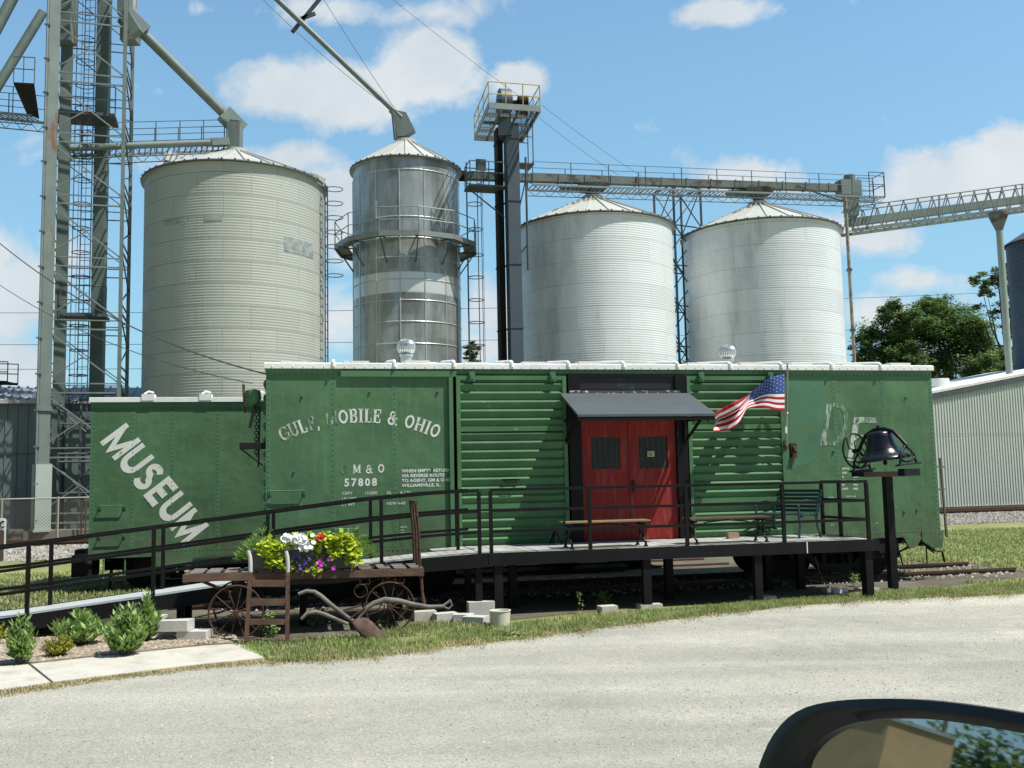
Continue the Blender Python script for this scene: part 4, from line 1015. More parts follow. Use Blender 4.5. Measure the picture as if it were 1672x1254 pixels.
# ---------------------------------------------------------------- baggage cart
CT = kthing('baggage_cart','old iron wheeled baggage cart with slatted platform in front of the ramp','cart',-5.5,-2.4,GZ)
f0, f1 = -2.74, -1.98        # front and back
sL, sR = -7.17, -3.94
def cz(s): return .93+(s-sL)/(sR-sL)*(.885-.93)
mb = MB(K)
for y in (f0,f1-.07): mb.prism([(sL,y,cz(sL)-.095),(sR,y,cz(sR)-.095),(sR,y,cz(sR)),(sL,y,cz(sL))],(0,.07,0))
for s in (sL,sR-.07): mb.box(s,s+.07,f0+.071,f1-.071,cz(s)-.12,cz(s)-.005)
mb.build('platform_frame', m_rustwood, CT)
mb = MB(K); x = sL+.08; random.seed(8)
while x < sR-.15:
    w = .17; mb.box(x,x+w,f0+.02,f1-.02,cz(x)+.002,cz(x)+.02); x += w+random.choice((.05,.06,.09))
mb.build('platform_slats', m_oldwood, CT)
mb = MB(K)
for i,y in enumerate((f0+.06,f0+.42,f0+.78)): mb.path([(sR-.05,y,cz(sR)-.02),(sR-.06,y,cz(sR)+.5),(sR-.10-.0*i,y,cz(sR)+.93)],.022,6)
mb.bar((sR-.10,f0+.04,cz(sR)+.93),(sR-.10,f0+.8,cz(sR)+.93),.035,.04)
mb.build('end_rack', m_rust, CT)
def spoke_wheel(s, y, r, parent, n=12):
    mb = MB(K); mb.ring((s,y,GZ+r),r,.014,44,6,axis=(.05,1,0)); ax = V((.05,1,0)).normalized()
    a = V((0,0,1)); b_ = ax.cross(a); c = V((s,y,GZ+r))
    for k in range(n):
        th = 2*math.pi*k/n+.2; e = (a*math.cos(th)+b_*math.sin(th)); mb.path([c+ax*(.03 if k%2 else -.03),c+e*r],.007,4)
    mb.tube(c-ax*.09,c+ax*.09,.036,10); mb.build('wheel', m_rust, parent)
for s in (-6.48,-4.42):
    for y in (f0+.0,f1): spoke_wheel(s,y,.355 if s<-5 else .335,CT)
    mb = MB(K); mb.tube((s,f0-.05,GZ+.35),(s,f1+.05,GZ+.35),.02,6); mb.box(s-.05,s+.05,f0+.12,f1-.12,GZ+.37,GZ+.45)
    mb.box(s-.07,s+.07,f0+.1,f0+.2,GZ+.451,cz(s)-.126); mb.box(s-.07,s+.07,f1-.2,f1-.1,GZ+.451,cz(s)-.126); mb.build('axle', m_darksteel, CT)
mb = MB(K)
mb.path([(-6.9,f0+.3,cz(-6.9)-.13),(-6.5,f0+.3,.62)],.015,5); mb.path([(-7.0,f0+.5,cz(-6.9)-.13),(-6.55,f0+.5,.6)],.015,5)
mb.path([(-6.5,f0+.35,.42),(-6.9,f0+.2,.36),(-7.5,f0+.1,.26),(-8.0,f0+.1,.21)],.010,5)
mb.build('tie_rod', m_rust, CT); mb = MB(K); mb.path([(sR-.03,f0+.1,cz(sR)-.12),(sR-.02,f0+.05,.55),(sR,f0,.36)],[.025,.022,.03],6); mb.path([(-4.4,f0+.35,.45),(-4.2,f0+.2,.42),(sR,f0+.05,.48)],.025,6)
mb.build('tongue', m_rust, CT); mb = MB(K)
for s in (-4.83,-4.35): mb.path([(s,f0-.01,cz(s)-.125),(s,f0-.02,cz(s)-.19),(s+.13,f0-.02,cz(s)-.19),(s+.13,f0-.01,cz(s)-.125)],.007,4)
mb.build('bracket', m_rust, CT); MB(K).ring((-4.82,f0-.02,.62),.09,.007,14,4,axis=(0.1,1,0)).build('iron_ring', m_rust, CT)
# planter and its flowers
PZ = cz(-5.8)+.022
PL = kthing('flower_planter','grey wooden planter overflowing with lime leaves and white, red and purple flowers','planter',-5.65,-2.65,PZ)
mb = MB(K); s0,s1,y0,y1,h = -6.30,-4.93,-2.68,-2.12,.27
mb.box(s0,s1,y0,y0+.025,PZ,PZ+h); mb.box(s0,s1,y1-.025,y1,PZ,PZ+h); mb.box(s0,s0+.025,y0+.026,y1-.026,PZ,PZ+h); mb.box(s1-.025,s1,y0+.026,y1-.026,PZ,PZ+h); mb.box(s0+.026,s1-.026,y0+.026,y1-.026,PZ,PZ+h-.04)
mb.box(-5.62,-5.25,y0-.012,y0-.001,PZ+.14,PZ+h-.02); mb.build('box', m_box, PL)
random.seed(31)
def cloud(mb, s, y, z, rs, ry, rz_, n, leaf, asp=.9, droop=0):
    for _ in range(n):
        a = random.uniform(0,6.28); e = math.asin(random.uniform(-.6,1)); r = random.uniform(.7,1.05)
        p = kk(s+rs*r*math.cos(e)*math.cos(a), y+ry*r*math.cos(e)*math.sin(a), z+rz_*r*math.sin(e))
        leafq(mb,p,leaf,asp=asp,d=V((random.gauss(0,.6),-.5+random.gauss(0,.5),random.gauss(-.1-droop,.5))).normalized())
mb = MB()
for s,z,rs,rz_,n in ((-6.05,PZ+.30,.16,.14,170),(-5.98,PZ+.14,.13,.13,110),(-5.80,PZ+.05,.10,.08,50),(-5.60,PZ+.38,.22,.12,180),(-5.3,PZ+.36,.20,.14,180),(-5.02,PZ+.30,.18,.19,250),(-4.92,PZ+.14,.10,.12,90),(-5.45,PZ+.02,.09,.07,45),(-5.18,PZ+.22,.07,.06,40)):
    cloud(mb,s,-2.65,z,rs,.14,rz_,n,.085,.95,.3)
mb.build('lime_vine', m_lime, PL, recalc=False)
mb = MB()
for cs,rs in ((-6.15,.34),(-4.95,.34)):
    for _ in range(900):
        a = random.uniform(0,6.28); r = rs*random.random()**.5; zz = PZ+.28+ .26*(1-(r/rs)**2)*random.random()-.16*(r/rs)**2
        d = V((math.cos(a)*.8,math.sin(a)*.6,random.uniform(-.1,1))).normalized()
        leafq(mb,kk(cs+r*math.cos(a),-2.4+.2*math.sin(a)*r/rs,zz),.10,asp=.10,d=d)
mb.build('feathery_foliage', m_fern, PL, recalc=False)
mb = MB(); 
for _ in range(500): cloud(mb,random.uniform(-5.9,-5.2),-2.7,PZ+random.uniform(.05,.25),.1,.04,.06,1,.035,.6)
mb.build('green_foliage', m_bush, PL, recalc=False)
def flower(mb, c, r, n=5, d=None, cup=.25):
    d = V(d or (random.gauss(.1,.3),-1,random.gauss(.5,.3))).normalized(); a = d.orthogonal().normalized(); b_ = d.cross(a)
    for k in range(n):
        t = 2*math.pi*k/n; e = a*math.cos(t)+b_*math.sin(t); f = a*math.cos(t+math.pi/n)+b_*math.sin(t+math.pi/n); g = a*math.cos(t-math.pi/n)+b_*math.sin(t-math.pi/n)
        mb.add([c,c+g*r*.8+d*r*cup,c+e*r+d*r*cup,c+f*r*.8+d*r*cup],[(0,1,2,3)])
mb = MB()
for _ in range(64):
    px = random.gauss(488,13); py = random.gauss(884,6.0)+ (px-488)*.25
    q = ck(px,py,2.82+random.uniform(-.08,.05)); flower(mb,K@q,.036)
mb.build('white_flowers', m_pwhite, PL, recalc=False)
mb = MB()
for _ in range(18): q = ck(random.gauss(522,4.5),random.gauss(877,2.2),2.8); flower(mb,K@q,.026,7)
mb.build('red_flowers', m_pred, PL, recalc=False)
mb = MB()
for x,y in ((523,916),(525,922),(522,926),(538,913),(545,928),(520,919)): q = ck(x,y,2.84); flower(mb,K@q,.035)
mb.build('purple_flowers', m_ppur, PL, recalc=False)
mb = MB()
for _ in range(16): q = ck(random.uniform(475,508),random.uniform(905,930),2.82); flower(mb,K@q,.022)
mb.build('violet_flowers', m_pvio, PL, recalc=False)
# ---------------------------------------------------------------- hand truck
HT = kthing('hand_truck','rusty hand truck standing upright against the baggage cart like a ladder','hand truck',-6.1,-3.35,GZ)
def hp(px,py,o=3.2): q = ck(px,py,o); return (q.x,q.y,q.z)
def rail_of(x0,x1):   # foot x, top of wood x
    a,b_ = hp(x0,1048,3.42),hp(x1,935,3.12); mb = MB(K); mb.bar(a,b_,.055,.05,up=(0,1,0)); mb.build('rail', m_rust, HT)
    return a,b_
RA = rail_of(402,409); RB_ = rail_of(469,470)
for (xx, pts) in ((0,[(409,935),(409,918),(408,908),(405,899)]),(1,[(470,935),(470,918),(469,908),(467,900)])):
    mb = MB(K); mb.path([hp(x,y,3.12) for x,y in pts],[.026,.027,.026,.022],8); mb.build('handle', mk('bleached_handle',(.50,.50,.46),.7), HT, smooth=50)
for k,yy in enumerate((953,984,1016)):
    u = (1048-yy)/113; a = V(RA[0]).lerp(V(RA[1]),u); b_ = V(RB_[0]).lerp(V(RB_[1]),u); mb = MB(K); mb.bar(a+V((.028,0,0)),b_-V((.028,0,0)),.03,.085 if k<2 else .07); mb.build('cross_bar', m_rustwood, HT)
# ---------------------------------------------------------------- walking plough
PG = kthing('plough','antique wooden handled walking plough with rusty blade in the grass by the cart','plough',-4.6,-3.4,GZ)
def pp(px,py,o): q = ck(px,py,o); return (q.x,q.y,q.z)
o1,o2 = 3.30,3.5
mb = MB(K); mb.path([pp(487,970,o1),pp(500,965,o1),pp(513,966,o1),pp(524,973,o1),pp(540,987,o1),pp(562,1004,o1),pp(584,1020,o1)],[.022,.025,.027,.028,.028,.027,.025],8); mb.build('handle', m_oldwood, PG, smooth=50)
mb = MB(K); mb.path([pp(492,1011,o2),pp(502,1001,o2),pp(516,999,o2),pp(530,1003,o2),pp(546,1010,o2),pp(568,1019,o2)],[.022,.026,.027,.026,.025,.022],8); mb.build('handle', m_oldwood, PG, smooth=50)
mb = MB(K); mb.path([pp(584,1012,3.38),pp(596,996,3.38),pp(610,985,3.38),pp(628,979,3.38),pp(650,981,3.38),pp(675,987,3.38),pp(700,991,3.38),pp(726,990,3.38)],[.022,.028,.032,.036,.036,.032,.028,.024],8)
mb.path([pp(722,990,3.38),pp(731,984,3.38),pp(734,981,3.38)],.018,6); mb.path([pp(724,991,3.38),pp(733,994,3.38),pp(738,988,3.38),pp(734,979,3.38)],.016,6); mb.build('beam', m_oldwood, PG, smooth=50)
mb = MB(K); mb.path([pp(560,997,3.4),pp(590,988,3.4)],.014,6); mb.path([pp(572,1010,3.4),pp(596,993,3.4)],.014,6); mb.path([pp(592,1012,3.4),pp(596,1026,3.4)],.03,6); mb.build('brace', m_rust, PG)
# mouldboard: curved blade
A_ = [(575,1014),(586,1009),(598,1009),(609,1017),(619,1028),(630,1040)]; B2_ = [(575,1018),(580,1027),(588,1037),(598,1045),(613,1045),(631,1042)]
n_=len(A_); gr=[]
for j in range(7):
    v=j/6; row=[]
    for i in range(n_):
        x=A_[i][0]*(1-v)+B2_[i][0]*v; y=A_[i][1]*(1-v)+B2_[i][1]*v; row.append(pp(x,y,3.46+.05*math.sin(v*1.8)-.05*(i/5)))
    gr.append(row)
mb = MB(K); mb.add([p for r in gr for p in r],[(j*n_+i,j*n_+i+1,(j+1)*n_+i+1,(j+1)*n_+i) for j in range(6) for i in range(n_-1)])
bl = mb.build('blade', mk('smooth_rust',(.115,.068,.048),.75,.1,.25,6,(.07,.045,.035),(.45,.6),9,bump=.3,bsc=60), PG, smooth=60, recalc=False); md = bl.modifiers.new('t','SOLIDIFY'); md.thickness=.012
# ---------------------------------------------------------------- blocks, footings, bucket
def block(name, label, px, py, sx, sy, sz, rot=0., mat=m_block, z=None, cat='block', group=None):
    z = GZ if z is None else z; p = atZ(px,py,z); Mx = Matrix.Translation(p) @ Matrix.Rotation(PSI+rot,4,'Z')
    mb = MB(Mx); b = .008; x,y = sx/2,sy/2
    mb.prism([(-x+b,-y,0),(x-b,-y,0),(x,-y+b,0),(x,y-b,0),(x-b,y,0),(-x+b,y,0),(-x,y-b,0),(-x,-y+b,0)],(0,0,sz))
    return tag(mb.build(name, mat, base=tuple(p)), label, cat, group)
G_ = 'blocks of the low retaining wall'
block('concrete_block','pale concrete block at the lowest right corner of the low wall by the cart wheel',318,1047,.40,.26,.145,-.25,group=G_)
block('concrete_block','concrete block left of the lowest corner block, second from the wall end',272,1041,.40,.26,.145,-.25,group=G_)
block('concrete_block','lower course concrete block half hidden by the tallest green bush',228,1035,.42,.26,.145,-.2,group=G_)
block('concrete_block','upper course concrete block at the stepped end of the low wall',288,1029,.40,.26,.14,-.25,z=.20,group=G_)
block('concrete_block','upper course concrete block behind the tall green bush',244,1022,.42,.26,.14,-.2,z=.20,group=G_)
block('concrete_block','flat stone slab lying in the grass in front of the stepped wall',340,1054,.30,.18,.04,.3,m_concrete)
block('concrete_block','rough faced wall block seen between the broad bush and the largest bush',165,1036,.9,.24,.26,-.1)
G_ = 'blocks lying by the cart wheel'
block('concrete_block','pale concrete block directly right of the cart wheel',693,1013,.34,.2,.14,.05,m_concrete,group=G_)
block('concrete_block','concrete block second from the cart wheel',727,1014,.34,.2,.12,.2,group=G_)
block('concrete_block','bluish concrete block third from the cart wheel',757,1016,.30,.2,.12,-.3,group=G_)
block('concrete_block','tilted grey concrete block beside the white bucket',777,1021,.34,.22,.13,-.6,group=G_)
block('concrete_block','small hollow concrete block in the grass left of the middle deck post',992,1003,.27,.2,.13,.1,m_concrete)
for i,(x,y,l) in enumerate(((1060,993,'rough pale concrete footing under the middle deck post'),(1246,980,'pale concrete footing under the third deck post'),(1416,966,'dark flat footing under the last deck post on the right'),(1364,968,'low grey block in the shade under the right end of the deck'))):
    block('concrete_footing',l,x,y,.36,.26,.07,.1*i,m_concrete if i<2 else m_block,cat='footing')
block('concrete_block','dark concrete block in the shade behind the white bucket',785,1008,.4,.2,.24,.0)
p = atZ(817,1024,GZ); q = thing('bucket','round cream coloured bucket in the grass at the foot of the first deck post','bucket',p)
MB().lathe(p,[(.13,0),(.145,.22),(.152,.225),(.152,.235),(.135,.235),(.12,.02)],28).lathe(p,[(.001,.2),(.134,.2)],28).build('shell', mk('cream_plastic',(.62,.61,.50),.6,0,.06), q, smooth=40)
# hanging lead weight on the chain under the right part of the deck
t = kthing('hanging_cable','cable with a small grey weight hanging under the deck near its right end','cable',2.95,-1.2,.2)
MB(K).path([(2.75,-1.5,.72),(2.82,-1.5,.45),(2.95,-1.5,.2)],.006,5).build('cable', m_wire, t); MB(K).lathe((2.96,-1.5,.10),[(.03,0),(.045,.03),(.04,.1),(.01,.14)],10).build('weight', m_vent, t)
# brown sign at the left edge
SGp = ck(-8,848,.0)
sgn = kthing('sign','brown sign with white header and rounded corners at the left edge behind the ramp railing','sign',-9.9,-.2,GZ)
def rrect(x0,x1,z0,z1,r,y,n=5):
    pts=[]
    for cx,cz_,a in ((x1-r,z1-r,0),(x0+r,z1-r,90),(x0+r,z0+r,180),(x1-r,z0+r,270)):
        for k in range(n+1):
            t_a = math.radians(a+90*k/n); pts.append((cx+r*math.cos(t_a),y,cz_+r*math.sin(t_a)))
    return pts
c1 = ck(10,846,.2); c2 = ck(2,918,.2); x1 = c1.x+.0; x0 = x1-.46; z1=c1.z; z0=c2.z
SM = K @ Matrix.Translation((x1,-.2,0)) @ Matrix.Rotation(.0,4,'Z') @ Matrix.Translation((-x1,.2,0))
MB(SM).prism(rrect(x0,x1,z0,z1,.04,-.2),(0,.02,0)).build('board', m_white, sgn)
MB(SM).prism(rrect(x0+.02,x1-.02,z0+.02,z1-.18,.02,-.204),(0,.003,0)).build('panel', m_signbrown, sgn)
MB(SM).box((x0+x1)/2-.03,(x0+x1)/2+.03,-.178,-.13,GZ,z1-.05).build('post', m_greytrim, sgn)
lettering('PARKING FOR',0,0,.01,m_black,sgn) if False else None
mb = MB(K); mb.path([(x1-.045+.035*math.cos(math.radians(a)),-.206,z1-.09+.045*math.sin(math.radians(a))) for a in range(50,320,20)],.009,4); mb.build('lettering', m_black, sgn)
# ================================================================ GRAIN ELEVATOR
TKI = TK.inverted()
def tk(px, py, y=0.):
    r = TKI.to_3x3() @ ray(px,py); o = TKI @ V((0,0,CZ)); return o+r*((y-o.y)/r.y)
YZ = .30
def silo_mat(name, base, dirt, row, ncol, z0, metal=.15, rough=.5, var=.08, seamk=.6, dthr=(.55,.78), dside=None, newrow=None, vs=.5):
    m = bpy.data.materials.new(name); m.use_nodes=True; nt=m.node_tree; nt.nodes.clear(); b=NB(nt)
    tc=b.n('ShaderNodeTexCoord').outputs['Object']; sp=b.n('ShaderNodeSeparateXYZ'); b.l(tc,sp.inputs[0])
    ang=b.math('ARCTAN2',sp.outputs[1],sp.outputs[0]); zr=b.math('DIVIDE',sp.outputs[2],row); ri=b.math('FLOOR',zr)
    ac=b.math('ADD',b.math('MULTIPLY',b.math('ADD',ang,math.pi),ncol/(2*math.pi)),b.math('MULTIPLY',b.math('MODULO',ri,2.),.5)); ci=b.math('FLOOR',ac)
    cv=b.n('ShaderNodeCombineXYZ'); b.l(ri,cv.inputs[0]); b.l(ci,cv.inputs[1]); wn=b.n('ShaderNodeTexWhiteNoise'); wn.noise_dimensions='3D'; b.l(cv.outputs[0],wn.inputs['Vector'])
    tone=b.ramp(wn.outputs['Value'],0,1,1-var,1+var)
    fz=b.math('SUBTRACT',zr,ri); fa=b.math('SUBTRACT',ac,ci)
    s1=b.math('LESS_THAN',fz,.035); s2=b.math('LESS_THAN',fa,.012); seam=b.math('MAXIMUM',s1,b.math('MULTIPLY',s2,.6))
    nz=b.noise(b.scale(tc,(1,1,.22)),vs*2,8,.65); nf=b.noise(tc,vs*5,6,.65)
    k=b.ramp(nz,dthr[0],dthr[1])
    if dside is not None:
        d=b.vmath('DOT_PRODUCT',tc,dside); k=b.math('MULTIPLY',k,b.ramp(d,0,3.5,.12,1))
    c=b.mix(k,(*base,1),(*dirt,1))
    c=b.mix(b.ramp(nf,.62,.78,0,.45),c,(*[q*.8 for q in dirt],1))
    rust=b.math('MULTIPLY',b.ramp(b.noise(b.scale(tc,(1,1,1.6)),vs*3.3,9,.7),.70,.76),.7)
    c=b.mix(rust,c,(.28,.16,.08,1))
    if newrow is not None:
        nr=b.math('MULTIPLY',b.math('GREATER_THAN',sp.outputs[2],newrow[0]),b.math('LESS_THAN',sp.outputs[2],newrow[1])); c=b.mix(nr,c,(.62,.65,.64,1))
    f=b.math('MULTIPLY',tone,b.math('SUBTRACT',1,b.math('MULTIPLY',seam,seamk)))
    s=b.vmath('SCALE',c); b.l(f,s.node.inputs['Scale'])
    p=b.n('ShaderNodeBsdfPrincipled'); b.l(s,p.inputs['Base Color']); p.inputs['Metallic'].default_value=metal
    b.l(b.ramp(wn.outputs['Color'],0,1,rough-.08,rough+.1),p.inputs['Roughness'])
    o=b.n('ShaderNodeOutputMaterial'); b.l(p.outputs[0],o.inputs[0]); return m
def silo(label, x0, x1, ys, Y, apex, mat, corr=True, roofribs=24, row=.85, vents=()):
    pc=(x0+x1)/2; R=(x1-x0)/2/F_PX*Y; c=atY(pc,ys,Y); ze=c.z; za=atY(apex[0],apex[1],Y).z
    t=thing('grain_silo',label,'silo',(c.x,c.y,YZ)); cx,cy=c.x,c.y
    mb=MB(); n=120
    if corr:
        pr=[]; k=0; z=ze
        while z>YZ:
            pr.append((R+.0055*math.sin(k*math.pi/2),z)); k+=1; z-=.0265
        pr.reverse()
    else: pr=[(R,YZ),(R,ze)]
    mb.lathe((cx,cy,0),pr,n); w=mb.build('wall',mat,t,smooth=None if corr else 30,recalc=False)
    if corr: w.data.shade_smooth()
    mb=MB(); ro=R+.13; mb.lathe((cx,cy,0),[(R-.02,ze-.01),(ro,ze-.05),(ro,ze+.03),(.42,za-.12),(.42,za)],72); 
    rf=mb.build('roof',m_siloRoof,t,smooth=20)
    mb=MB()
    for k in range(roofribs):
        a=2*math.pi*k/roofribs+.1; mb.bar((cx+ro*math.cos(a),cy+ro*math.sin(a),ze+.05),(cx+.45*math.cos(a),cy+.45*math.sin(a),za-.09),.05,.07)
    mb.build('roof_rib',m_siloRoof,rf)
    mb=MB(); mb.lathe((cx,cy,0),[(ro+.01,ze-.06),(ro+.03,ze-.0),(ro+.01,ze+.045)],96)
    for k in range(roofribs*2):
        a=2*math.pi*k/(roofribs*2); mb.ball((cx+ro*math.cos(a),cy+ro*math.sin(a),ze+.05),.05,5,3)
    mb.build('eave',m_lattice,rf)
    mb=MB(); mb.lathe((cx,cy,0),[(.50,za-.18),(.50,za+.02),(.30,za+.05)],24); mb.build('collar',m_siloRoof,rf,smooth=30)
    return t,cx,cy,R,ze,za
mA=silo_mat('silo_wall_pale_green',(.43,.455,.405),(.36,.38,.345),.85,11,0,.1,.55,.05,.45)
mC=silo_mat('silo_wall_white',(.74,.775,.78),(.46,.47,.42),1.05,10,0,.15,.45,.05,.22,(.50,.75),(-.9,-.44,0),vs=.55)
A,ax_,ay_,aR,aze,aza=silo('tall pale green corrugated silo, nearest and leftmost, with brown streaks near its foot',242,530,308,39.5,(380,247),mA)
m_smudge=mk('blue_grey_smudge',(.22,.25,.28),.6,0,.2,2,(.38,.42,.36),(.40,.62),3)
def smudge(px0,px1,py0,py1):
    a0=math.asin(max(-1,min(1,(px0-379.5)/149.5))); a1=math.asin((px1-379.5)/149.5); z1=atY(px0,py0,39.5-aR*.9).z; z0=atY(px0,py1,39.5-aR*.9).z
    MB().lathe((ax_,ay_,0),[(aR+.016,z0),(aR+.016,z1)],14,a0=a0-math.pi/2,a1=a1-math.pi/2).build('smudge',m_smudge,A,recalc=False)
smudge(487,522,377,402); smudge(300,345,358,366); smudge(372,400,356,364)
# hood vents on silo A
for px,py,l in ((283,262,1),(515,295,-1)):
    p=atY(px,py,39.0); mb=MB(); Mx=Matrix.Translation(p) @ Matrix.Rotation(.4*l,4,'Z'); mb.M=Mx; mb.prism([(-.35,-.2,-.05),(.25,-.2,-.2),(.35,-.2,.1),(-.1,-.2,.32),(-.38,-.2,.2)],(0,.45,0)); mb.build('roof_vent',m_trim,A)
mb=MB()
for d in (-.18,.18):
    a=math.radians(-4)+d/aR; mb.tube((ax_+(aR+.22)*math.cos(a),ay_+(aR+.22)*math.sin(a),YZ),(ax_+(aR+.22)*math.cos(a),ay_+(aR+.22)*math.sin(a),aze),.03,5)
z=YZ+.3
while z<aze:
    mb.tube((ax_+(aR+.22)*math.cos(-.07-.045),ay_+(aR+.22)*math.sin(-.07-.045),z),(ax_+(aR+.22)*math.cos(-.07+.045),ay_+(aR+.22)*math.sin(-.07+.045),z),.018,4); z+=.35
z=aze-3.8
while z<aze: mb.ring((ax_+(aR+.55)*math.cos(-.07),ay_+(aR+.55)*math.sin(-.07),z),.36,.02,12,4); z+=.6
mb.build('ladder',m_lattice,A)
Cs,cx_,cy_,cR,cze,cza=silo('white corrugated silo in the middle, right of the dark elevator leg',840,1098,380,47,(960,322),mC)
D,dx_,dy_,dR,dze,dza=silo('rightmost large white corrugated silo with a brown streak on its left side',1115,1367,388,49,(1236,332),mC)
# --- narrow shiny silo
zt_=[atY(665,y,44-2.3).z for y in (489,455)]
mB=silo_mat('silo_wall_shiny',(.40,.43,.425),(.22,.23,.21),1.0,14,0,.45,.36,.16,.0,(.42,.62),newrow=(zt_[0],zt_[1]),vs=.7)
Bt,bx_,by_,bR,bze,bza=silo('narrow tall galvanised silo with a walkway ring round its middle',575,751,283,44,(660,231),mB,corr=False,roofribs=20)
mb=MB()
for k in range(14):
    a=2*math.pi*k/14+math.radians(-91); mb.tube((bx_+(bR+.01)*math.cos(a),by_+(bR+.01)*math.sin(a),YZ),(bx_+(bR+.01)*math.cos(a),by_+(bR+.01)*math.sin(a),bze-.5),.028,5)
mb.build('stiffener',m_seam,Bt)
mb=MB(); 
for y in (275,352,386,418,455,489,524,560,592): mb.ring((bx_,by_,atY(665,y,44-bR).z),bR+.008,.022,72,5)
mb.build('seam_ring',m_seam,Bt)
# ring walkway, octagonal with 12 sides
mb=MB(); zr_=atY(546,409,44).z; Ro=118/F_PX*44; ns=12
def oc(k,r,z): a=2*math.pi*(k+.5)/ns-math.pi/2; return V((bx_+r*math.cos(a),by_+r*math.sin(a),z))
for k in range(ns):
    mb.add([oc(k,bR+.25,zr_),oc(k+1,bR+.25,zr_),oc(k+1,Ro,zr_),oc(k,Ro,zr_),oc(k,bR+.25,zr_-.05),oc(k+1,bR+.25,zr_-.05),oc(k+1,Ro,zr_-.05),oc(k,Ro,zr_-.05)],[(0,1,2,3),(7,6,5,4),(0,4,5,1),(1,5,6,2),(2,6,7,3),(3,7,4,0)])
wk=mb.build('ring_walkway',m_conv2,Bt)
mb=MB()
for k in range(ns): mb.bar(oc(k,Ro+.02,zr_-.05),oc(k+1,Ro+.02,zr_-.05),.03,.22)
mb.build('kick_plate',m_lattlight,wk)
mb=MB()
for k in range(ns):
    for h in (.55,1.1): mb.tube(oc(k,Ro,zr_+h),oc(k+1,Ro,zr_+h),.022,5)
    mb.tube(oc(k,Ro,zr_),oc(k,Ro,zr_+1.1),.025,5)
mb.build('handrail',m_lattlight,wk)
for k in range(ns): mb=MB(); mb.tube(oc(k,Ro-.05,zr_-.08),oc(k,bR+.0,zr_-.08),.035,5); mb.tube(oc(k,Ro-.07,zr_-.09),oc(k,bR+.02,zr_-1.15),.03,5); mb.build('strut',m_lattice,wk)
lx,ly=bx_+bR+.35,by_+.3
mb=MB()
for yy in (-.2,.2): mb.tube((lx,ly+yy,YZ),(lx,ly+yy,bze+.5),.028,5)
z=YZ+.3
while z<bze+.4: mb.tube((lx,ly-.2,z),(lx,ly+.2,z),.015,4); z+=.33
z=3.; 
while z<bze+.6: mb.ring((lx+.36,ly,z),.36,.022,14,4); z+=1.05 if z<zr_-1 or z>zr_+1.5 else 1.2
for k in range(5): a=-1.2+k*.6; mb.tube((lx+.36+.36*math.cos(a),ly+.36*math.sin(a),2.9),(lx+.36+.36*math.cos(a),ly+.36*math.sin(a),bze+.5),.011,4)
mb.build('caged_ladder',m_lattice,Bt)
# ---------------------------------------------------------------- dark elevator leg with head platform
def vx(px,py,Y): p=atY(px,py,Y); return p.x,p.y
EL=thing('bucket_elevator','tall blue-grey elevator leg with yellow railed head platform between the silos','elevator leg',(*vx(840,590,42.5),YZ))
ex,ey=vx(840,480,42.5); ztop=atY(838,215,42.5).z; zh=atY(840,176,41.2).z
EM=Matrix.Translation((ex,ey,0)) @ Matrix.Rotation(.26,4,'Z')
mb=MB(EM); mb.box(-.28,.28,-.3,.3,YZ,zh-.3); 
for z in frange(3,zh-1,3.05): mb.box(-.31,.31,-.33,.33,z,z+.06)
mb.build('casing',m_legblue,EL)
mb=MB(EM); mb.box(-.56,-.30,.35,.95,YZ,zh-.3)
for z in frange(3,zh-1,3.05): mb.box(-.59,-.27,.32,.98,z,z+.06)
mb.build('casing',m_darksteel,EL)
# platform corners read from below
PC=[atZ(x,y,zh) for x,y in ((798,172),(882,178),(852,229),(775,225))]
mb=MB()
for a,b_ in zip(PC,PC[1:]+PC[:1]): mb.bar(a,b_,.06,.26)
def lp(u,v): return (PC[0].lerp(PC[1],u)).lerp(PC[3].lerp(PC[2],u),v)
for v in (.25,.5,.75): mb.bar(lp(0,v),lp(1,v),.07,.14)
for u in (.28,.62): mb.bar(lp(u,0),lp(u,1),.07,.14)
pf=mb.build('head_platform',m_lattlight,EL)
mb=MB()
for i in range(34): 
    u=i/33
    if .30<u<.6: mb.bar(lp(u,0),lp(u,.35),.012,.05); mb.bar(lp(u,.75),lp(u,1),.012,.05)
    else: mb.bar(lp(u,0),lp(u,1),.012,.05)
mb.build('grating',m_lattice,pf)
mb=MB(); up=V((0,0,1.07))
for a,b_ in zip(PC,PC[1:]+PC[:1]):
    for h in (.5,1): mb.tube(a+up*h,b_+up*h,.024,5)
    for k in range(3): q=a.lerp(b_,k/3); mb.tube(q,q+up,.026,5)
mb.build('yellow_railing',m_yellow,pf)
hc=lp(.42,.35); mb=MB()
mb.lathe(hc+V((-.25,0,.75)),[(.001,0),(.62,0),(.62,.5),(.001,.5)],22,axis=(1,.25,0)); mb.box(hc.x-.3,hc.x+.3,hc.y-.4,hc.y+.4,hc.z-.9,hc.z+.75); mb.build('head_housing',m_legblue,EL,smooth=40)
mb=MB(); mb.lathe(hc+V((.62,0,.75)),[(.001,0),(.32,0),(.32,.42),(.001,.42)],18,axis=(1,.2,0)); mb.box(hc.x+.5,hc.x+1.05,hc.y-.25,hc.y+.25,hc.z+.1,hc.z+.45); mb.tube(hc+V((.3,0,.75)),hc+V((.7,0,.75)),.1,8); mb.build('drive_motor',m_darksteel,EL,smooth=40)
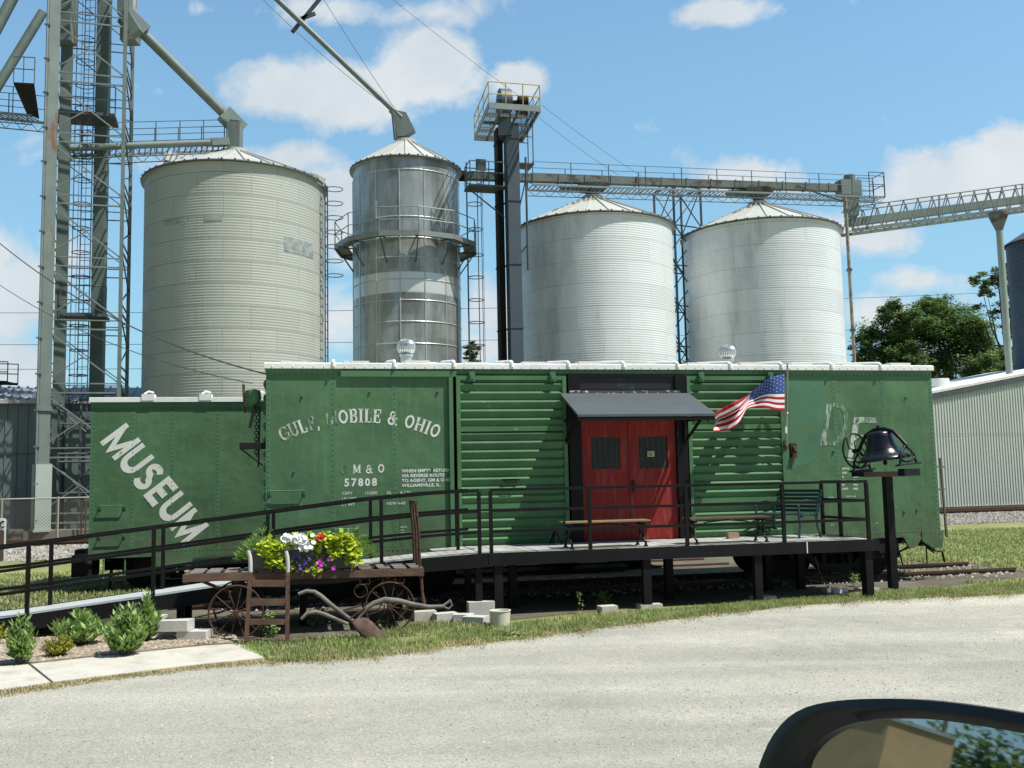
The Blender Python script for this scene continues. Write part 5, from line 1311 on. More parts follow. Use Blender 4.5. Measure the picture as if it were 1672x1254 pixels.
# side platform and cage of the leg
zc=atY(800,312,43).z
mb=MB(EM); mb.box(-2.0,-.3,-.2,.9,zc-.06,zc)
for x in (-1.95,-1.1,-.35):
    for y in (-.18,.88): mb.tube((x,y,zc),(x,y,zc+1.05),.025,5)
for h in (.55,1.05):
    mb.tube((-1.95,-.18,zc+h),(-.35,-.18,zc+h),.025,5); mb.tube((-1.95,.88,zc+h),(-.35,.88,zc+h),.025,5); mb.tube((-1.95,-.18,zc+h),(-1.95,.88,zc+h),.025,5)
mb.box(-1.7,-1.25,-.3,-.22,zc+.6,zc+1.1)
mb.bar((-1.9,.3,zc-.1),(-.3,.3,zc-1.3),.05,.05)
mb.build('side_platform',m_lattice,EL)
mb=MB(EM)
for y in (-.2,.6):
    mb.tube((.95,y,zc+1.),(.95,y,zc+3.6),.028,5); mb.tube((.30,y,zc+3.6),(.95,y,zc+3.6),.028,5); mb.tube((.30,y,zc+2.),(.95,y,zc+3.5),.022,5); mb.tube((.3,y,zc+2.3),(.95,y,zc+2.3),.025,5)
mb.box(.3,1.0,-.2,.6,zc+1.05,zc+1.1)
mb.tube((.55,-.35,zc-3.8),(.55,-.35,zc+1.3),.05,6); mb.tube((.3,0,zc-3.),(.6,-.3,zc-2.6),.03,5); mb.tube((.3,0,zc-1.),(.6,-.3,zc+.5),.03,5)
mb.build('ladder_landing',m_lattice,EL)
# ---------------------------------------------------------------- conveyor over the white silos
c0=atY(868,291,46.0); c1=atY(1388,308,50.2)
CV=thing('overhead_conveyor','rusty enclosed conveyor running level above both white silos','conveyor',tuple(c0.lerp(c1,.5)))
dv=(c1-c0).normalized(); pv=V((-dv.y,dv.x,0)).normalized()
a0_=c0-dv*3.2
mb=MB(); mb.bar(a0_,c1,.36,.36); 
for k in range(14): q=c0.lerp(c1,k/13); mb.bar(q-dv*.04,q+dv*.04,.42,.42)
mb.build('casing',m_conv,CV)
mb=MB(); mb.bar(c1-dv*.7,c1+dv*.5,.6,.8); mb.box(c1.x-.3,c1.x+.3,c1.y-.3,c1.y+.3,c1.z-1.5,c1.z-.3); mb.lathe(c1+V((0,0,.35)),[(.3,0),(.3,.35),(.001,.4)],14); mb.build('discharge_head',m_conv2,CV)
mb=MB(); mb.tube(a0_-dv*1.2,a0_,.26,12); mb.build('tail_drum',m_darksteel,CV)
for (sx,sy,sz,kx) in ((cx_,cy_,cza,965),(dx_,dy_,dza,1240)):
    top_=c0+dv*((V((sx,sy,0))-c0).dot(dv)); mb=MB()
    mb.lathe((sx,sy,0),[(.28,sz),(.28,sz+.35),(.62,top_.z-.45),(.85,top_.z-.24)],10); mb.box(sx-1.6,sx+.2,sy-.3,sy+.3,top_.z-.42,top_.z-.24)
    mb.build('drop_spout',m_conv,CV)
def catwalk(name,label,p,q,w=.8,rail=1.05,truss=.35,posts=9,mat=m_lattice,single=True,both=True,side=1):
    t=thing(name,label,'catwalk',tuple(V(p).lerp(V(q),.5))); p,q=V(p),V(q); d=(q-p).normalized(); n=V((-d.y,d.x,0)).normalized()
    mb=MB(); L=(q-p).length
    for s in (-1,1): mb.bar(p+n*w/2*s,q+n*w/2*s,.05,.09); 
    k=0
    while k*.22<L: u=k*.22/L; c=p.lerp(q,u); mb.bar(c-n*w/2,c+n*w/2,.05,.03); k+=1
    mb.build('floor',m_lattlight,t)
    mb=MB()
    for s in (-1,1):
        lo_=V((0,0,-truss)); mb.tube(p+n*w/2*s+lo_,q+n*w/2*s+lo_,.022,4)
        m=int(L/.7)
        for k in range(m):
            a=p.lerp(q,k/m)+n*w/2*s; b_=p.lerp(q,(k+1)/m)+n*w/2*s; mb.tube(a,(a+b_)/2+lo_,.013,4); mb.tube((a+b_)/2+lo_,b_,.013,4)
    mb.build('truss',mat,t)
    mb=MB()
    for s in ((-1,1) if both else (side,)):
        for h in (rail,rail*.5): mb.tube(p+n*w/2*s+V((0,0,h)),q+n*w/2*s+V((0,0,h)),.016,4)
        for k in range(posts): a=p.lerp(q,k/(posts-1))+n*w/2*s; mb.tube(a,a+V((0,0,rail)),.022,4)
    mb.build('handrail',mat,t); return t
w0=atY(866,306,45.4); w1=atY(1436,326,50.2)
catwalk('catwalk','long galvanised catwalk under the rusty conveyor above the white silos',w0,w1,.9,1.12,.28,11,m_lattice)
mb=MB(); t=thing('end_guard','end guard frame of the long catwalk, at its right hand end','guard rail',tuple(w1))
for y in (-.5,.5):
    for x in (0,-.9): mb.tube(w1+dv*x+pv*y,w1+dv*x+pv*y+V((0,0,1.3)),.025,5)
    for h in (.65,1.3): mb.tube(w1+pv*y+V((0,0,h)),w1-dv*.9+pv*y+V((0,0,h)),.022,5)
for h in (.65,1.3): mb.tube(w1+pv*.5+V((0,0,h)),w1-pv*.5+V((0,0,h)),.022,5)
mb.build('frame',m_lattice,t)
# trestle between the white silos
def trestle(name,label,cx,cy,w,d,z0,z1,rot,bays,r=.045,mat=m_lattice,cat='trestle'):
    t=thing(name,label,cat,(cx,cy,z0),rot); Mx=Matrix.Translation((cx,cy,0)) @ Matrix.Rotation(rot,4,'Z'); P=[(-w/2,-d/2),(w/2,-d/2),(w/2,d/2),(-w/2,d/2)]
    for x,y in P: MB(Mx).tube((x,y,z0),(x,y,z1),r*1.35,6).build('leg',mat,t)
    mb=MB(Mx); h=(z1-z0)/bays
    for k in range(bays+1):
        z=z0+k*h
        for a,b_ in zip(P,P[1:]+P[:1]):
            mb.tube((*a,z),(*b_,z),r*.8,5)
            if k<bays: mb.tube((*a,z),(*b_,z+h),r*.7,5); mb.tube((*b_,z),(*a,z+h),r*.7,5)
    mb.build('bracing',mat,t); return t
tc_=atY(1110,440,49.5); trestle('trestle','square lattice trestle holding the conveyor between the two white silos',tc_.x,tc_.y,1.75,1.6,YZ,atY(1110,312,49.5).z,.5,8)
# slender post and ladder right of silo D
x,y=vx(1390,500,47.5); t=thing('conveyor_post','slender rusty pipe post at the right side of the rightmost white silo','post',(x,y,YZ))
MB().tube((x,y,YZ),(x,y,atY(1386,320,47.5).z),.085,8).build('post',mk('rusty_pale_pipe',(.28,.27,.22),.7,0,.2,2,(.22,.12,.06),(.5,.6),3),t)
for k in range(5): z=3+k*3; MB().box(x-.11,x+.11,y-.11,y+.11,z,z+.12).build('pipe_collar',m_lattice,t)
mb=MB(); mb.bar((x,y,atY(1386,330,47.5).z),(x-2.2,y+.5,atY(1350,318,47.5).z+.6),.06); mb.build('bracket',m_lattice,t)
# inclined conveyor bridge to the right
def P_(px,py,Y): return atY(px,py,Y)
b0,b1=P_(1392,376,50),P_(1800,322,53); t0,t1=P_(1392,338,50),P_(1800,283,53)
IC=thing('conveyor_bridge','grey truss conveyor bridge rising to the right edge of the photo','conveyor',tuple(b0))
nn=V((-(b1-b0).y,(b1-b0).x,0)).normalized()
mb=MB()
for o in (nn*0,nn*1.1): mb.bar(b0+o,b1+o,.10,.16)
mb.build('bottom_chord',m_conv2,IC)
mb=MB(); 
for o in (nn*0,nn*1.1): mb.tube(t0+o,t1+o,.035,5)
mb.build('top_chord',m_lattice,IC)
mb=MB(); mb.bar(b0.lerp(t0,.42)+nn*.55,b1.lerp(t1,.42)+nn*.55,.42,.40); mb.build('casing',m_conv2,IC)
mb=MB(); n_=18
for k in range(n_):
    a=b0.lerp(b1,k/n_); b_=b0.lerp(b1,(k+1)/n_); c=t0.lerp(t1,(k+.5)/n_); e=t0.lerp(t1,k/n_)
    for o in (nn*0,nn*1.1): mb.tube(a+o,c+o,.03,4); mb.tube(c+o,b_+o,.03,4)
    mb.tube(a,a+nn*1.1,.03,4)
    if k%6==0: mb.tube(a,e,.05,5)
mb.build('diagonals',m_lattlight,IC)
x,y=vx(1637,450,51); t=thing('bridge_pier','pale round steel pier under the conveyor bridge, in front of the thin tree','post',(x,y,YZ)); zz=atY(1634,350,51).z
MB().tube((x,y,YZ),(x,y,zz-.5),.17,12).build('column',mk('pale_green_column',(.27,.33,.28),.55,0,.1),t,smooth=50)
MB().lathe((x,y,zz-.9),[(.17,0),(.5,.8),(.5,1.0)],8).build('cap',m_conv,t)
# dark silo at the right edge
x,y=vx(1712,500,56); zz=atY(1690,398,56).z; t=thing('grain_silo','dark blue-grey silo cut by the right edge of the photo','silo',(x,y,YZ)); R=56*57/F_PX
pr=[]; k=0; z=YZ
while z<zz: pr.append((R+.012*math.sin(k*math.pi/2),z)); k+=1; z+=.03
MB().lathe((x,y,0),pr,64).build('wall',mk('dark_silo_wall',(.045,.07,.095),.5,.1,.1,1),t,recalc=False)
MB().lathe((x,y,0),[(R+.12,zz-.02),(R+.12,zz+.05),(.3,zz+1.2)],48).build('roof',m_lattice,t)
# ---------------------------------------------------------------- spouts down to the silos
def spout(name,label,pts,r,boxes,mat=m_tower):
    t=thing(name,label,'spout',pts[-1]); mb=MB(); mb.path(pts,r,12); mb.build('pipe',mat,t,smooth=50)
    for c,s,d in boxes: mb=MB(); c=V(c); mb.bar(c-V(d)*s[2]/2,c+V(d)*s[2]/2,s[0],s[1]); mb.build('transition_box',mat,t)
    return t
s0_=atY(212,33,37.5); s1_=atY(366,186,39.5); dd=(s1_-s0_).normalized()
t=spout('grain_spout','grey green spout pipe sloping from the tower down to the leftmost silo',[tuple(s0_),tuple(s1_)],.205,[(s0_+dd*.2,(.6,.62,1.0),dd),(s1_+dd*.45,(.5,.62,1.0),dd)])
top=atY(384,240,39.5); mb=MB(); mb.bar(s1_+dd*.55,(top.x,top.y,top.z+.95),.42,.42); mb.bar((top.x,top.y,top.z+1.0),(top.x,top.y,top.z-.2),.5,.5); mb.build('cushion_box',m_tower,t)
u0=atY(212,-40,37.5); u1=atY(214,34,37.5); mb=MB(); mb.tube(u0,u1,.25,12); mb.build('vertical_pipe',mk('rusty_grey_pipe',(.36,.38,.34),.5,.1,.1,2,(.20,.11,.07),(.48,.56),2,(1,1,.3)),t,smooth=50)
e0=atY(380,-70,42.5); e1=atY(642,180,43.8); dd=(e1-e0).normalized()
t=spout('grain_spout','thin spout pipe coming from the top edge down to the narrow shiny silo',[tuple(e0),tuple(e1)],.13,[])
m0=atY(655,228,44); mb=MB(); mb.path([e1-dd*.1,e1+dd*.5,m0],[.2,.3,.26],8); mb.prism([atY(640,178,43.6),atY(663,183,43.6),atY(677,211,43.6),atY(660,222,43.6),atY(648,222,43.6)],(0,.5,0)); mb.build('transition_box',m_conv2,t)
mb=MB(); mb.tube(atY(641,188,43.5),atY(645,228,43.5),.06,6); mb.build('stay_bar',m_lattice,t); mb=MB(); q=atY(497,26,43.2); 
for a,b_ in (((477,53),(524,-4)),((485,33),(515,22))): mb.bar(atY(*a,43.2),atY(*b_,43.2),.10,.16)
mb.build('spreader',m_lattice,t)
for a,b_ in (((379,-5),(648,180)),((455,-5),(640,160)),((520,-5),(655,185)),((425,-8),(610,135))):
    t=None
def wire(label,a,b_,sag=0.,r=.012,n=16,Ya=40,Yb=40,mat=m_wire):
    p,q=atY(*a,Ya),atY(*b_,Yb); pts=[p.lerp(q,i/n)-V((0,0,sag*4*(i/n)*(1-i/n))) for i in range(n+1)]
    mb=MB().path(pts,r,4); return tag(mb.build('cable',mat,base=tuple(p)),label,'cable')
wire('stay wire left of the thin spout pipe, from the top edge to the shiny silo',(405,-25),(655,190),.3,.012,8,42,43.5)
wire('stay wire close above the thin spout pipe near the top edge',(520,-15),(650,185),.1,.012,8,42,43.5)
wire('thin diagonal wire passing left of the yellow railed platform',(630,-10),(880,180),.1,.010,8,45,46)
wire('upper thin diagonal wire right of the yellow railed platform',(885,172),(1048,288),.1,.010,8,46,48)
wire('lower thin diagonal wire right of the yellow railed platform',(880,192),(1010,286),.1,.010,8,46,48)
wire('heavy twisted cable sagging from the left edge to the left end of the long boxcar',(-30,372),(440,612),.45,.013,20,22,16.3)
wire('thinner cable from the left edge to the left end of the long boxcar',(-30,445),(412,626),.35,.008,20,22,16.3)
for y,l in ((511,'topmost'),(563,'middle'),(603,'lowest')): wire('%s of the thin level power lines behind the silos'%l,(-60,y),(1800,y-42),.6,.02,20,70,88)
# ---------------------------------------------------------------- left tower
TWc=V(vx(194,640,36)+(0,)); ux_=V((math.cos(TPSI),math.sin(TPSI),0)); uy_=V((-math.sin(TPSI),math.cos(TPSI),0)); TW,TDp=2.5,2.9
cen=TWc-ux_*TW/2+uy_*TDp/2; zT=26.
LT=thing('elevator_tower','tall grey green lattice tower with casings and caged ladder at the left','tower',(cen.x,cen.y,YZ),TPSI)
TM=Matrix.Translation(cen) @ Matrix.Rotation(TPSI,4,'Z'); P=[(-TW/2,-TDp/2),(TW/2,-TDp/2),(TW/2,TDp/2),(-TW/2,TDp/2)]
for x,y in P: MB(TM).bar((x,y,YZ),(x,y,zT),.13,.13).build('leg',m_tower,LT)
for i,(a,b_) in enumerate(zip(P,P[1:]+P[:1])):
    mb=MB(TM); z=.9+(.0,.7,.2,.9)[i]
    while z<zT-1.5:
        w=.055 if i in (0,1) else .04
        mb.bar((*a,z),(*b_,z),w,w); mb.bar((*a,z+.34),(*b_,z+.34),w*.8,w*.8)
        if i==0: mb.bar((*a,z+2.3),(*b_,z+.36),w*.9,w*.9); mb.bar((*a,z+.45),((a[0]+b_[0])/2,(a[1]+b_[1])/2,z+1.33),w*.7,w*.7)
        elif i==1: mb.bar((*a,z+2.3),(*b_,z+1.3),w*.8,w*.8); mb.bar((*a,z+.36),(*b_,z+1.3),w*.8,w*.8)
        else: mb.bar((*b_,z+2.3),(*a,z+.36),w*.8,w*.8)
        z+=2.35
    mb.build('bracing',m_lattice if i else m_lattlight,LT)
def casing(px,Y,w,d,rot,mat,z1,z0=YZ+.3,fl=3.6,off=0,flange=.06,name='casing',light=None):
    x,y=vx(px,640,Y); M2=Matrix.Translation((x,y,0)) @ Matrix.Rotation(rot,4,'Z'); mb=MB(M2); mb.box(-w/2,w/2,-d/2,d/2,z0,z1); o=mb.build(name,mat,LT)
    z=z0+off
    while z<z1: mb=MB(M2); mb.box(-w/2-flange,w/2+flange,-d/2-flange,d/2+flange,z,z+.07); mb.box(-w/2-flange*.6,w/2+flange*.6,-d/2-flange*.6,d/2+flange*.6,z+.069,z+.18); mb.build('flange',mat,o); z+=fl; return x,y,M2
X1,Y1,M1=casing(72,35.0,.38,.36,.70,m_tower,zT,fl=3.45,off=4.3)
casing(96,36.6,.40,.46,.35,m_towerd,zT,fl=2.2,off=2.0)
casing(158,38.0,.47,.5,.18,m_towerd,zT,fl=4.0,off=2.6)
mb=MB(M1); mb.box(-.27,.27,-.26,.26,.7,3.0); mb.box(-.33,.33,-.31,.31,.62,.70); mb.build('boot',mk('pale_boot_casing',(.36,.42,.38),.5,0,.08,1,(.34,.18,.08),(.66,.7),4),LT)
mb=MB(TM); mb.box(-TW/2-.5,TW/2+1.2,-TDp/2-.5,TDp/2+.6,YZ-.3,.66); pad=mb.build('concrete_pad',m_stonebase,LT)
# box column strips and cleats at the left
x,y=vx(62,640,34.7); mb=MB(); mb.tube((x,y,.7),(x,y,zT),.045,6)
z=1
while z<zT: mb.box(x-.1,x+.1,y-.05,y+.05,z,z+.05); z+=1.3
mb.build('conduit',m_lattlight,LT)
# caged ladder in the tower
lx,ly=vx(134,640,37.3); mb=MB()
for s in (-.2,.2): mb.tube((lx+s,ly,.7),(lx+s,ly,zT),.022,5)
z=1
while z<zT: mb.tube((lx-.2,ly,z),(lx+.2,ly,z),.013,4); z+=.32
z=2.6
while z<zT:
    mb.ring((lx,ly-.35,z),.34,.02,14,4); z+=.95
for k in range(5): a=math.pi+k*math.pi/4; mb.tube((lx+.34*math.cos(a),ly-.35+.34*math.sin(a),2.6),(lx+.34*math.cos(a),ly-.35+.34*math.sin(a),zT),.012,4)
mb.build('caged_ladder',mk('blue_grey_cage',(.06,.075,.12),.6),LT)
for py,w in ((516,1.6),(192,2.3)):
    c=atY(140,py,37.2); mb=MB(TM); q=TM.inverted() @ c
    mb.box(q.x-w/2,q.x+w/2,q.y-.7,q.y+.6,q.z-.12,q.z)
    for xx in (q.x-w/2,q.x,q.x+w/2): mb.tube((xx,q.y-.7,q.z),(xx,q.y-.7,q.z+1.05),.022,4)
    for h in (.5,1.05): mb.tube((q.x-w/2,q.y-.7,q.z+h),(q.x+w/2,q.y-.7,q.z+h),.02,4)
    mb.build('rest_platform',m_lattice,LT)
# machinery boxes high on the tower
mb=MB(); q=atY(106,30,36.2); mb.box(q.x-.45,q.x+.35,q.y-.3,q.y+.3,q.z-1.0,q.z+1.5); mb.build('distributor',m_tower,LT); mb=MB(); q=atY(204,30,36.6); mb.bar(q+V((0,0,1.3)),q+V((0,0,.1)),.45,.45); mb.bar(q+V((0,0,.15)),q+V((.5,0,-.65)),.42,.42); mb.build('distributor',m_tower,LT)
mb=MB(); q=atY(213,56,37.3); mb.box(q.x-.3,q.x+.3,q.y-.3,q.y+.3,q.z-.35,q.z+.35); mb.build('spout_box',m_tower,LT)
catwalk('catwalk','catwalk from the tower to the roof of the leftmost silo',atY(90,251,36.8),atY(368,241,39.3),.8,1.05,.35,8,m_lattice)
g0,g1=atY(90,243,36.4),atY(366,232,38.9); tt=thing('conveyor_tube','pale round conveyor tube lying along the catwalk to the leftmost silo','conveyor',tuple(g0)); MB().tube(g0,g1,.13,10).build('tube',m_conv2,tt,smooth=50)
MB().bar(g1-(g1-g0).normalized()*.5,g1+(g1-g0).normalized()*.2,.3,.3).build('end_box',m_conv2,tt)
catwalk('catwalk','catwalk leaving the left edge of the photo from the tower',atY(-120,178,36.5),atY(64,195,35.5),.8,1.05,.35,7,m_lattice)
for i,(a,b_,r,l) in enumerate((((40,-40),(-60,150),.20,'upper grey spout pipe in the top left corner'),((70,20),(-40,200),.17,'lower grey spout pipe in the top left corner, ending above the catwalk'))):
    p,q=atY(*a,34.5),atY(*b_,33.5); tt=thing('grain_spout',l,'spout',tuple(q)); MB().tube(p,q,r,10).build('pipe',m_towerd,tt,smooth=50)
mb=MB(); q=atY(42,152,34.2); tt=thing('landing','dark mesh landing with slanted steps left of the tower near the top','landing',tuple(q))
mb.prism([atY(22,134,33.6),atY(56,136,33.6),atY(64,192,35.2),atY(44,184,35.2)],(0,0,-.06)); mb.build('deck_plate',m_darksteel,tt)
mb=MB()
for a in ((22,134),(38,134),(56,136)): p=atY(*a,33.6); mb.tube(p,p+V((0,0,.95)),.02,4)
for h in (.5,.95): mb.tube(atY(22,134,33.6)+V((0,0,h)),atY(56,136,33.6)+V((0,0,h)),.02,4)
mb.build('handrail',m_lattice,tt)
mb=MB(); tt=thing('catwalk_end','end of a railed catwalk cut by the left edge, low beside the tower','catwalk',tuple(atY(0,610,38)))
a_,b2=atY(-60,622,38),atY(12,624,38)
for o in (V((0,0,0)),V((0,.8,0))):
    mb.bar(a_+o,b2+o,.05,.1)
    for h in (.4,.8): mb.tube(a_+o+V((0,0,h)),b2+o+V((0,0,h)),.02,4)
    mb.tube(b2+o,b2+o+V((0,0,.8)),.022,4)
mb.bar(b2,b2+V((0,.8,0)),.05); mb.bar(b2,atY(-20,640,38),.03); mb.build('frame',m_darksteel,tt)
# ================================================================ BUILDINGS
# left shed
LS=thing('metal_shed','long blue-grey corrugated metal shed behind the tower at the left','shed',tuple(TK @ V((-6,8,YZ))),TPSI)
yl=6.6; e0=tk(0,657,yl); e1=tk(140,655,yl); ze=(e0.z+e1.z)/2; xr=tk(238,650,yl).x; xl=-30
mb=MB(TK); x=xl
while x<xr: mb.box(x,x+.30,yl,yl+.02,YZ,ze); mb.box(x+.30,x+.36,yl-.035,yl+.02,YZ,ze); x+=.361
mb.box(xl,xr,yl+.021,yl+9,YZ,ze-.02); mb.build('wall',m_shedblue,LS)
mb=MB(TK); mb.prism([(xl-.2,yl-.15,ze+.02),(xl-.2,yl+4.5,ze+1.0),(xl-.2,yl+9.2,ze+.02)],(xr-xl+.4,0,0))
x=xl
m_shedroof=mk('dull_shed_roof',(.40,.41,.40),.95,0,.12,1,spec=.1)
rfo=mb.build('roof',m_shedroof,LS)
mb=MB(TK)
while x<xr: mb.bar((x,yl-.14,ze+.06),(x,yl+4.4,ze+1.02),.05,.05); x+=.36
mb.box(xl-.2,xr+.2,yl-.2,yl-.151,ze-.08,ze+.04); mb.build('roof_rib',m_shedroof,rfo)
MB(TK).box(xl,xr+1,yl-.05,yl-.03+.04,tk(60,740,yl).z-.03,tk(60,740,yl).z+.0).build('seam',m_lattice,LS)
MB(TK).box(xl,xr+2,yl-.45,yl-.05,YZ-.2,tk(30,864,yl-.4).z).build('foundation',m_stonebase,LS)
# horizontal pipes and braces below the tower
mb=MB(TK); tt=thing('pipe_rack','dark pipe rack with crossed braces between the tower and the MUSEUM boxcar','pipe rack',tuple(tk(125,860,4.5)),TPSI)
a1_=tk(92,860,4.6).x; a2_=tk(230,860,4.6).x
for py in (692,741,754,805): z=tk(120,py,4.6).z; mb.tube((a1_,4.6,z),(a2_,4.6,z),.05 if py in (741,754) else .03,6)
for (p,q) in (((92,665),(140,705)),((92,760),(145,812)),((145,680),(95,720)),((148,765),(98,812)),((92,845),(150,790))):
    a,b_=tk(*p,4.6),tk(*q,4.6); mb.tube(a,b_,.03,5)
for px in (92,128,150): x=tk(px,860,4.6).x; mb.tube((x,4.6,YZ),(x,4.6,ze-.2),.05,5)
mb.build('pipes',m_lattice,tt); MB(TK).box(a1_+.2,a2_,4.9,6.0,YZ,tk(120,655,5.0).z-.4).build('dark_housing',m_towerd,tt)
# chain link fence
FN=thing('chain_link_fence','rusty chain link fence with pale top rail in front of the left shed','fence',tuple(tk(60,880,3.2)),TPSI)
yf=3.1; zt2=tk(60,814,yf).z; x0=-12; x1=tk(146,814,yf).x
mb=MB(TK); mb.tube((x0,yf,zt2),(x1,yf,zt2),.03,6); mb.build('top_rail',mk('fence_rail',(.33,.34,.30),.6),FN)
for px in (2,94): x=tk(px,860,yf).x; MB(TK).tube((x,yf,YZ-.1),(x,yf,zt2+.05),.04,6).build('fence_post',mk('fence_post_paint',(.33,.30,.24),.6),FN)
mb=MB(TK); x=x0; h=zt2-YZ
n=0
while x<x1+h:
    a=(max(x,x0),); p0=V((x,yf,YZ)); p1=V((x-h,yf,zt2))
    def clip(p,q):
        if p.x>x1: 
            if q.x>=x1: return None
            u=(x1-p.x)/(q.x-p.x); p=p.lerp(q,u)
        if q.x<x0:
            if p.x<=x0: return None
            u=(x0-p.x)/(q.x-p.x); q=p.lerp(q,u)
        return p,q
    for pr_ in (clip(p0,p1),clip(V((x,yf,zt2)),V((x-h,yf,YZ)))):
        if pr_: mb.tube(*pr_,.0045,3,cap=False)
    x+=.11
mb.build('chain_link_mesh',mk('rusty_mesh',(.16,.15,.12),.7),FN,recalc=False)
mb=MB(TK); 
for px in (133,140): x=tk(px,840,3.6).x; mb.tube((x,3.6,.4),(x,3.6,tk(px,818,3.6).z),.03,5)
mb.tube((tk(133,840,3.6).x,3.6,tk(133,818,3.6).z),(tk(140,840,3.6).x,3.6,tk(133,818,3.6).z),.03,5); tt=tag(mb.build('pipe_hoop',m_rust),'small rusty pipe hoop in front of the fence by the MUSEUM boxcar','pipe')
# white shed at the right
WS=thing('white_shed','white ribbed metal building behind the right end of the long boxcar','shed',tuple(tk(1600,832,4.6)),TPSI)
yw=4.6; eL=tk(1518,643,yw); eR=tk(1672,613,yw); sl=(eR.z-eL.z)/(eR.x-eL.x); xA=eL.x-.0; xPk=xA+13; zA=eL.z; zb0=YZ+.02
def ez(x): return zA+(x-xA)*sl if x<xPk else zA+(xPk-xA)*sl-(x-xPk)*sl
xE=xA+26
mb=MB(TK); x=xA
while x<xE-.2:
    w=.155; z=ez(x+.1)-.30
    mb.box(x,x+.105,yw,yw+.02,zb0+.10,z); mb.prism([(x+.105,yw+.02,zb0+.1),(x+.12,yw-.035,zb0+.1),(x+.145,yw-.035,zb0+.1),(x+.16,yw+.02,zb0+.1)],(0,0,z-zb0-.1)); x+=.161
mb.prism([(xA,yw+.021,zb0),(xE,yw+.021,zb0),(xE,yw+.021,ez(xE)-.06),(xPk,yw+.021,ez(xPk)-.06),(xA,yw+.021,ez(xA)-.06)],(0,10,0)); mb.build('wall',m_shedwhite,WS)
mb=MB(TK); mb.prism([(xA-.1,yw-.2,ez(xA)-.02),(xPk,yw-.2,ez(xPk)),(xE+.1,yw-.2,ez(xE)-.02),(xE+.1,yw-.2,ez(xE)+.10),(xPk,yw-.2,ez(xPk)+.12),(xA-.1,yw-.2,ez(xA)+.10)],(0,11,0)); wr=mb.build('roof',mk('white_shed_roof',(.66,.68,.66),.95,0,.08,1,spec=.1),WS)
mb=MB(TK); mb.prism([(xA-.05,yw-.06,ez(xA)-.28),(xPk,yw-.06,ez(xPk)-.26),(xPk,yw-.06,ez(xPk)-.03),(xA-.05,yw-.06,ez(xA)-.04)],(0,.055,0)); mb.build('fascia',m_greytrim,WS)
MB(TK).box(xA-.03,xE,yw-.05,yw-.0,zb0-.15,zb0+.09).build('base_flashing',m_trim,WS)
MB(TK).box(xA-.1,xE,yw-.3,yw-.06,YZ-.1,YZ+.12).build('foundation',m_tie,WS)
mb=MB(TK); zl=tk(1600,708,yw).z; mb.box(xA,xE,yw-.038,yw-.036,zl,zl+.015); mb.build('screw_line',m_greytrim,WS)
c=TKI @ (TK @ V((tk(1531,630,yw+4).x,yw+4,0))); cz_=tk(1531,634,yw+4).z
mb=MB(TK); mb.lathe((c.x,c.y,0),[(.40,cz_-1.0),(.40,cz_+.02),(.58,cz_+.05),(.58,cz_+.48),(.001,cz_+.50)],24); mb.build('roof_vent',m_trim,wr,smooth=40)
# ================================================================ TREES
def tree(name,label,base,Y,blobs,n,leaf,mat,seed,trunk=.3,limbs=True,group=None,cat='tree',clump=.34):
    random.seed(seed); b0=atY(*base,Y); b0.z=YZ; t=thing(name,label,cat,tuple(b0),0,group)
    tr=MB(); top=atY(blobs[0][0],blobs[0][1],Y); f=.35
    mid=b0.lerp(top,.45)+V((random.uniform(-.3,.3),0,0)); tr.path([b0,mid,top],[trunk,trunk*.7,trunk*.15],8)
    lf=MB(); tot=sum(b[2]**2 for b in blobs)
    for bx,by2,br,*o in blobs:
        dy=o[0] if o else random.uniform(-1.2,1.2); c=atY(bx,by2,Y+dy); R=br/F_PX*Y
        tr.path([mid.lerp(top,random.uniform(0,.6)),mid.lerp(c,.6)+V((0,0,-.2)),c],[trunk*.4,trunk*.22,trunk*.06],6)
        nc=max(8,int(26*(R/1.6)**1.3)); cnt=int(n*br*br/tot/nc)
        for _ in range(nc):
            a=random.uniform(0,6.28); e=math.asin(random.uniform(-.8,1)); r=R*random.uniform(.45,1.02)
            cc=c+V((math.cos(e)*math.cos(a),math.cos(e)*math.sin(a),math.sin(e)*.85))*r; rc=R*clump*random.uniform(.6,1.3)
            if random.random()<.5: tr.path([c,c.lerp(cc,.6),cc],[trunk*.07,trunk*.04,.01],4)
            for _ in range(cnt):
                v=V((random.gauss(0,1),random.gauss(0,1),random.gauss(0,.6))); v=v.normalized()*rc*random.random()**.4*V((1,1,1)).length/1.732
                leafq(lf,cc+v,leaf,asp=.75,up=.3)
    tr.build('trunk',m_bark,t); lf.build('crown',mat,t,recalc=False); return t
tree('tree','dense dark green tree directly behind the right end of the long boxcar',(1440,640),80,[(1450,545,42),(1420,565,30),(1475,575,40),(1455,512,26),(1415,590,34),(1445,600,48),(1490,530,30),(1480,600,40)],42000,.21,m_leaf,1)
tree('tree','largest dark green tree behind the rounded vent of the white building',(1556,640),82,[(1545,530,48),(1520,505,26),(1580,545,40),(1510,550,40),(1600,580,36),(1560,585,60),(1620,598,30),(1530,500,24),(1590,560,40),(1500,600,40)],62000,.21,m_leaf,2,.35)
tree('tree','thin loose tree with gaps, behind the round pier at the right edge',(1660,640),74,[(1630,460,30),(1600,458,18),(1655,470,26),(1612,480,16),(1640,510,22),(1655,540,22),(1598,500,9),(1650,440,14)],6500,.22,m_leafpale,3,.22,clump=.3)
tree('tree','low dark tree between the large tree and the white building roof',(1640,640),70,[(1625,600,32),(1655,585,28),(1590,612,26)],10000,.19,m_leaf,4)
tree('tree','small pale tree seen between the shiny silo and the elevator leg',(770,640),72,[(770,575,14),(772,565,9),(768,590,14)],1500,.22,m_leafpale,5,.1)
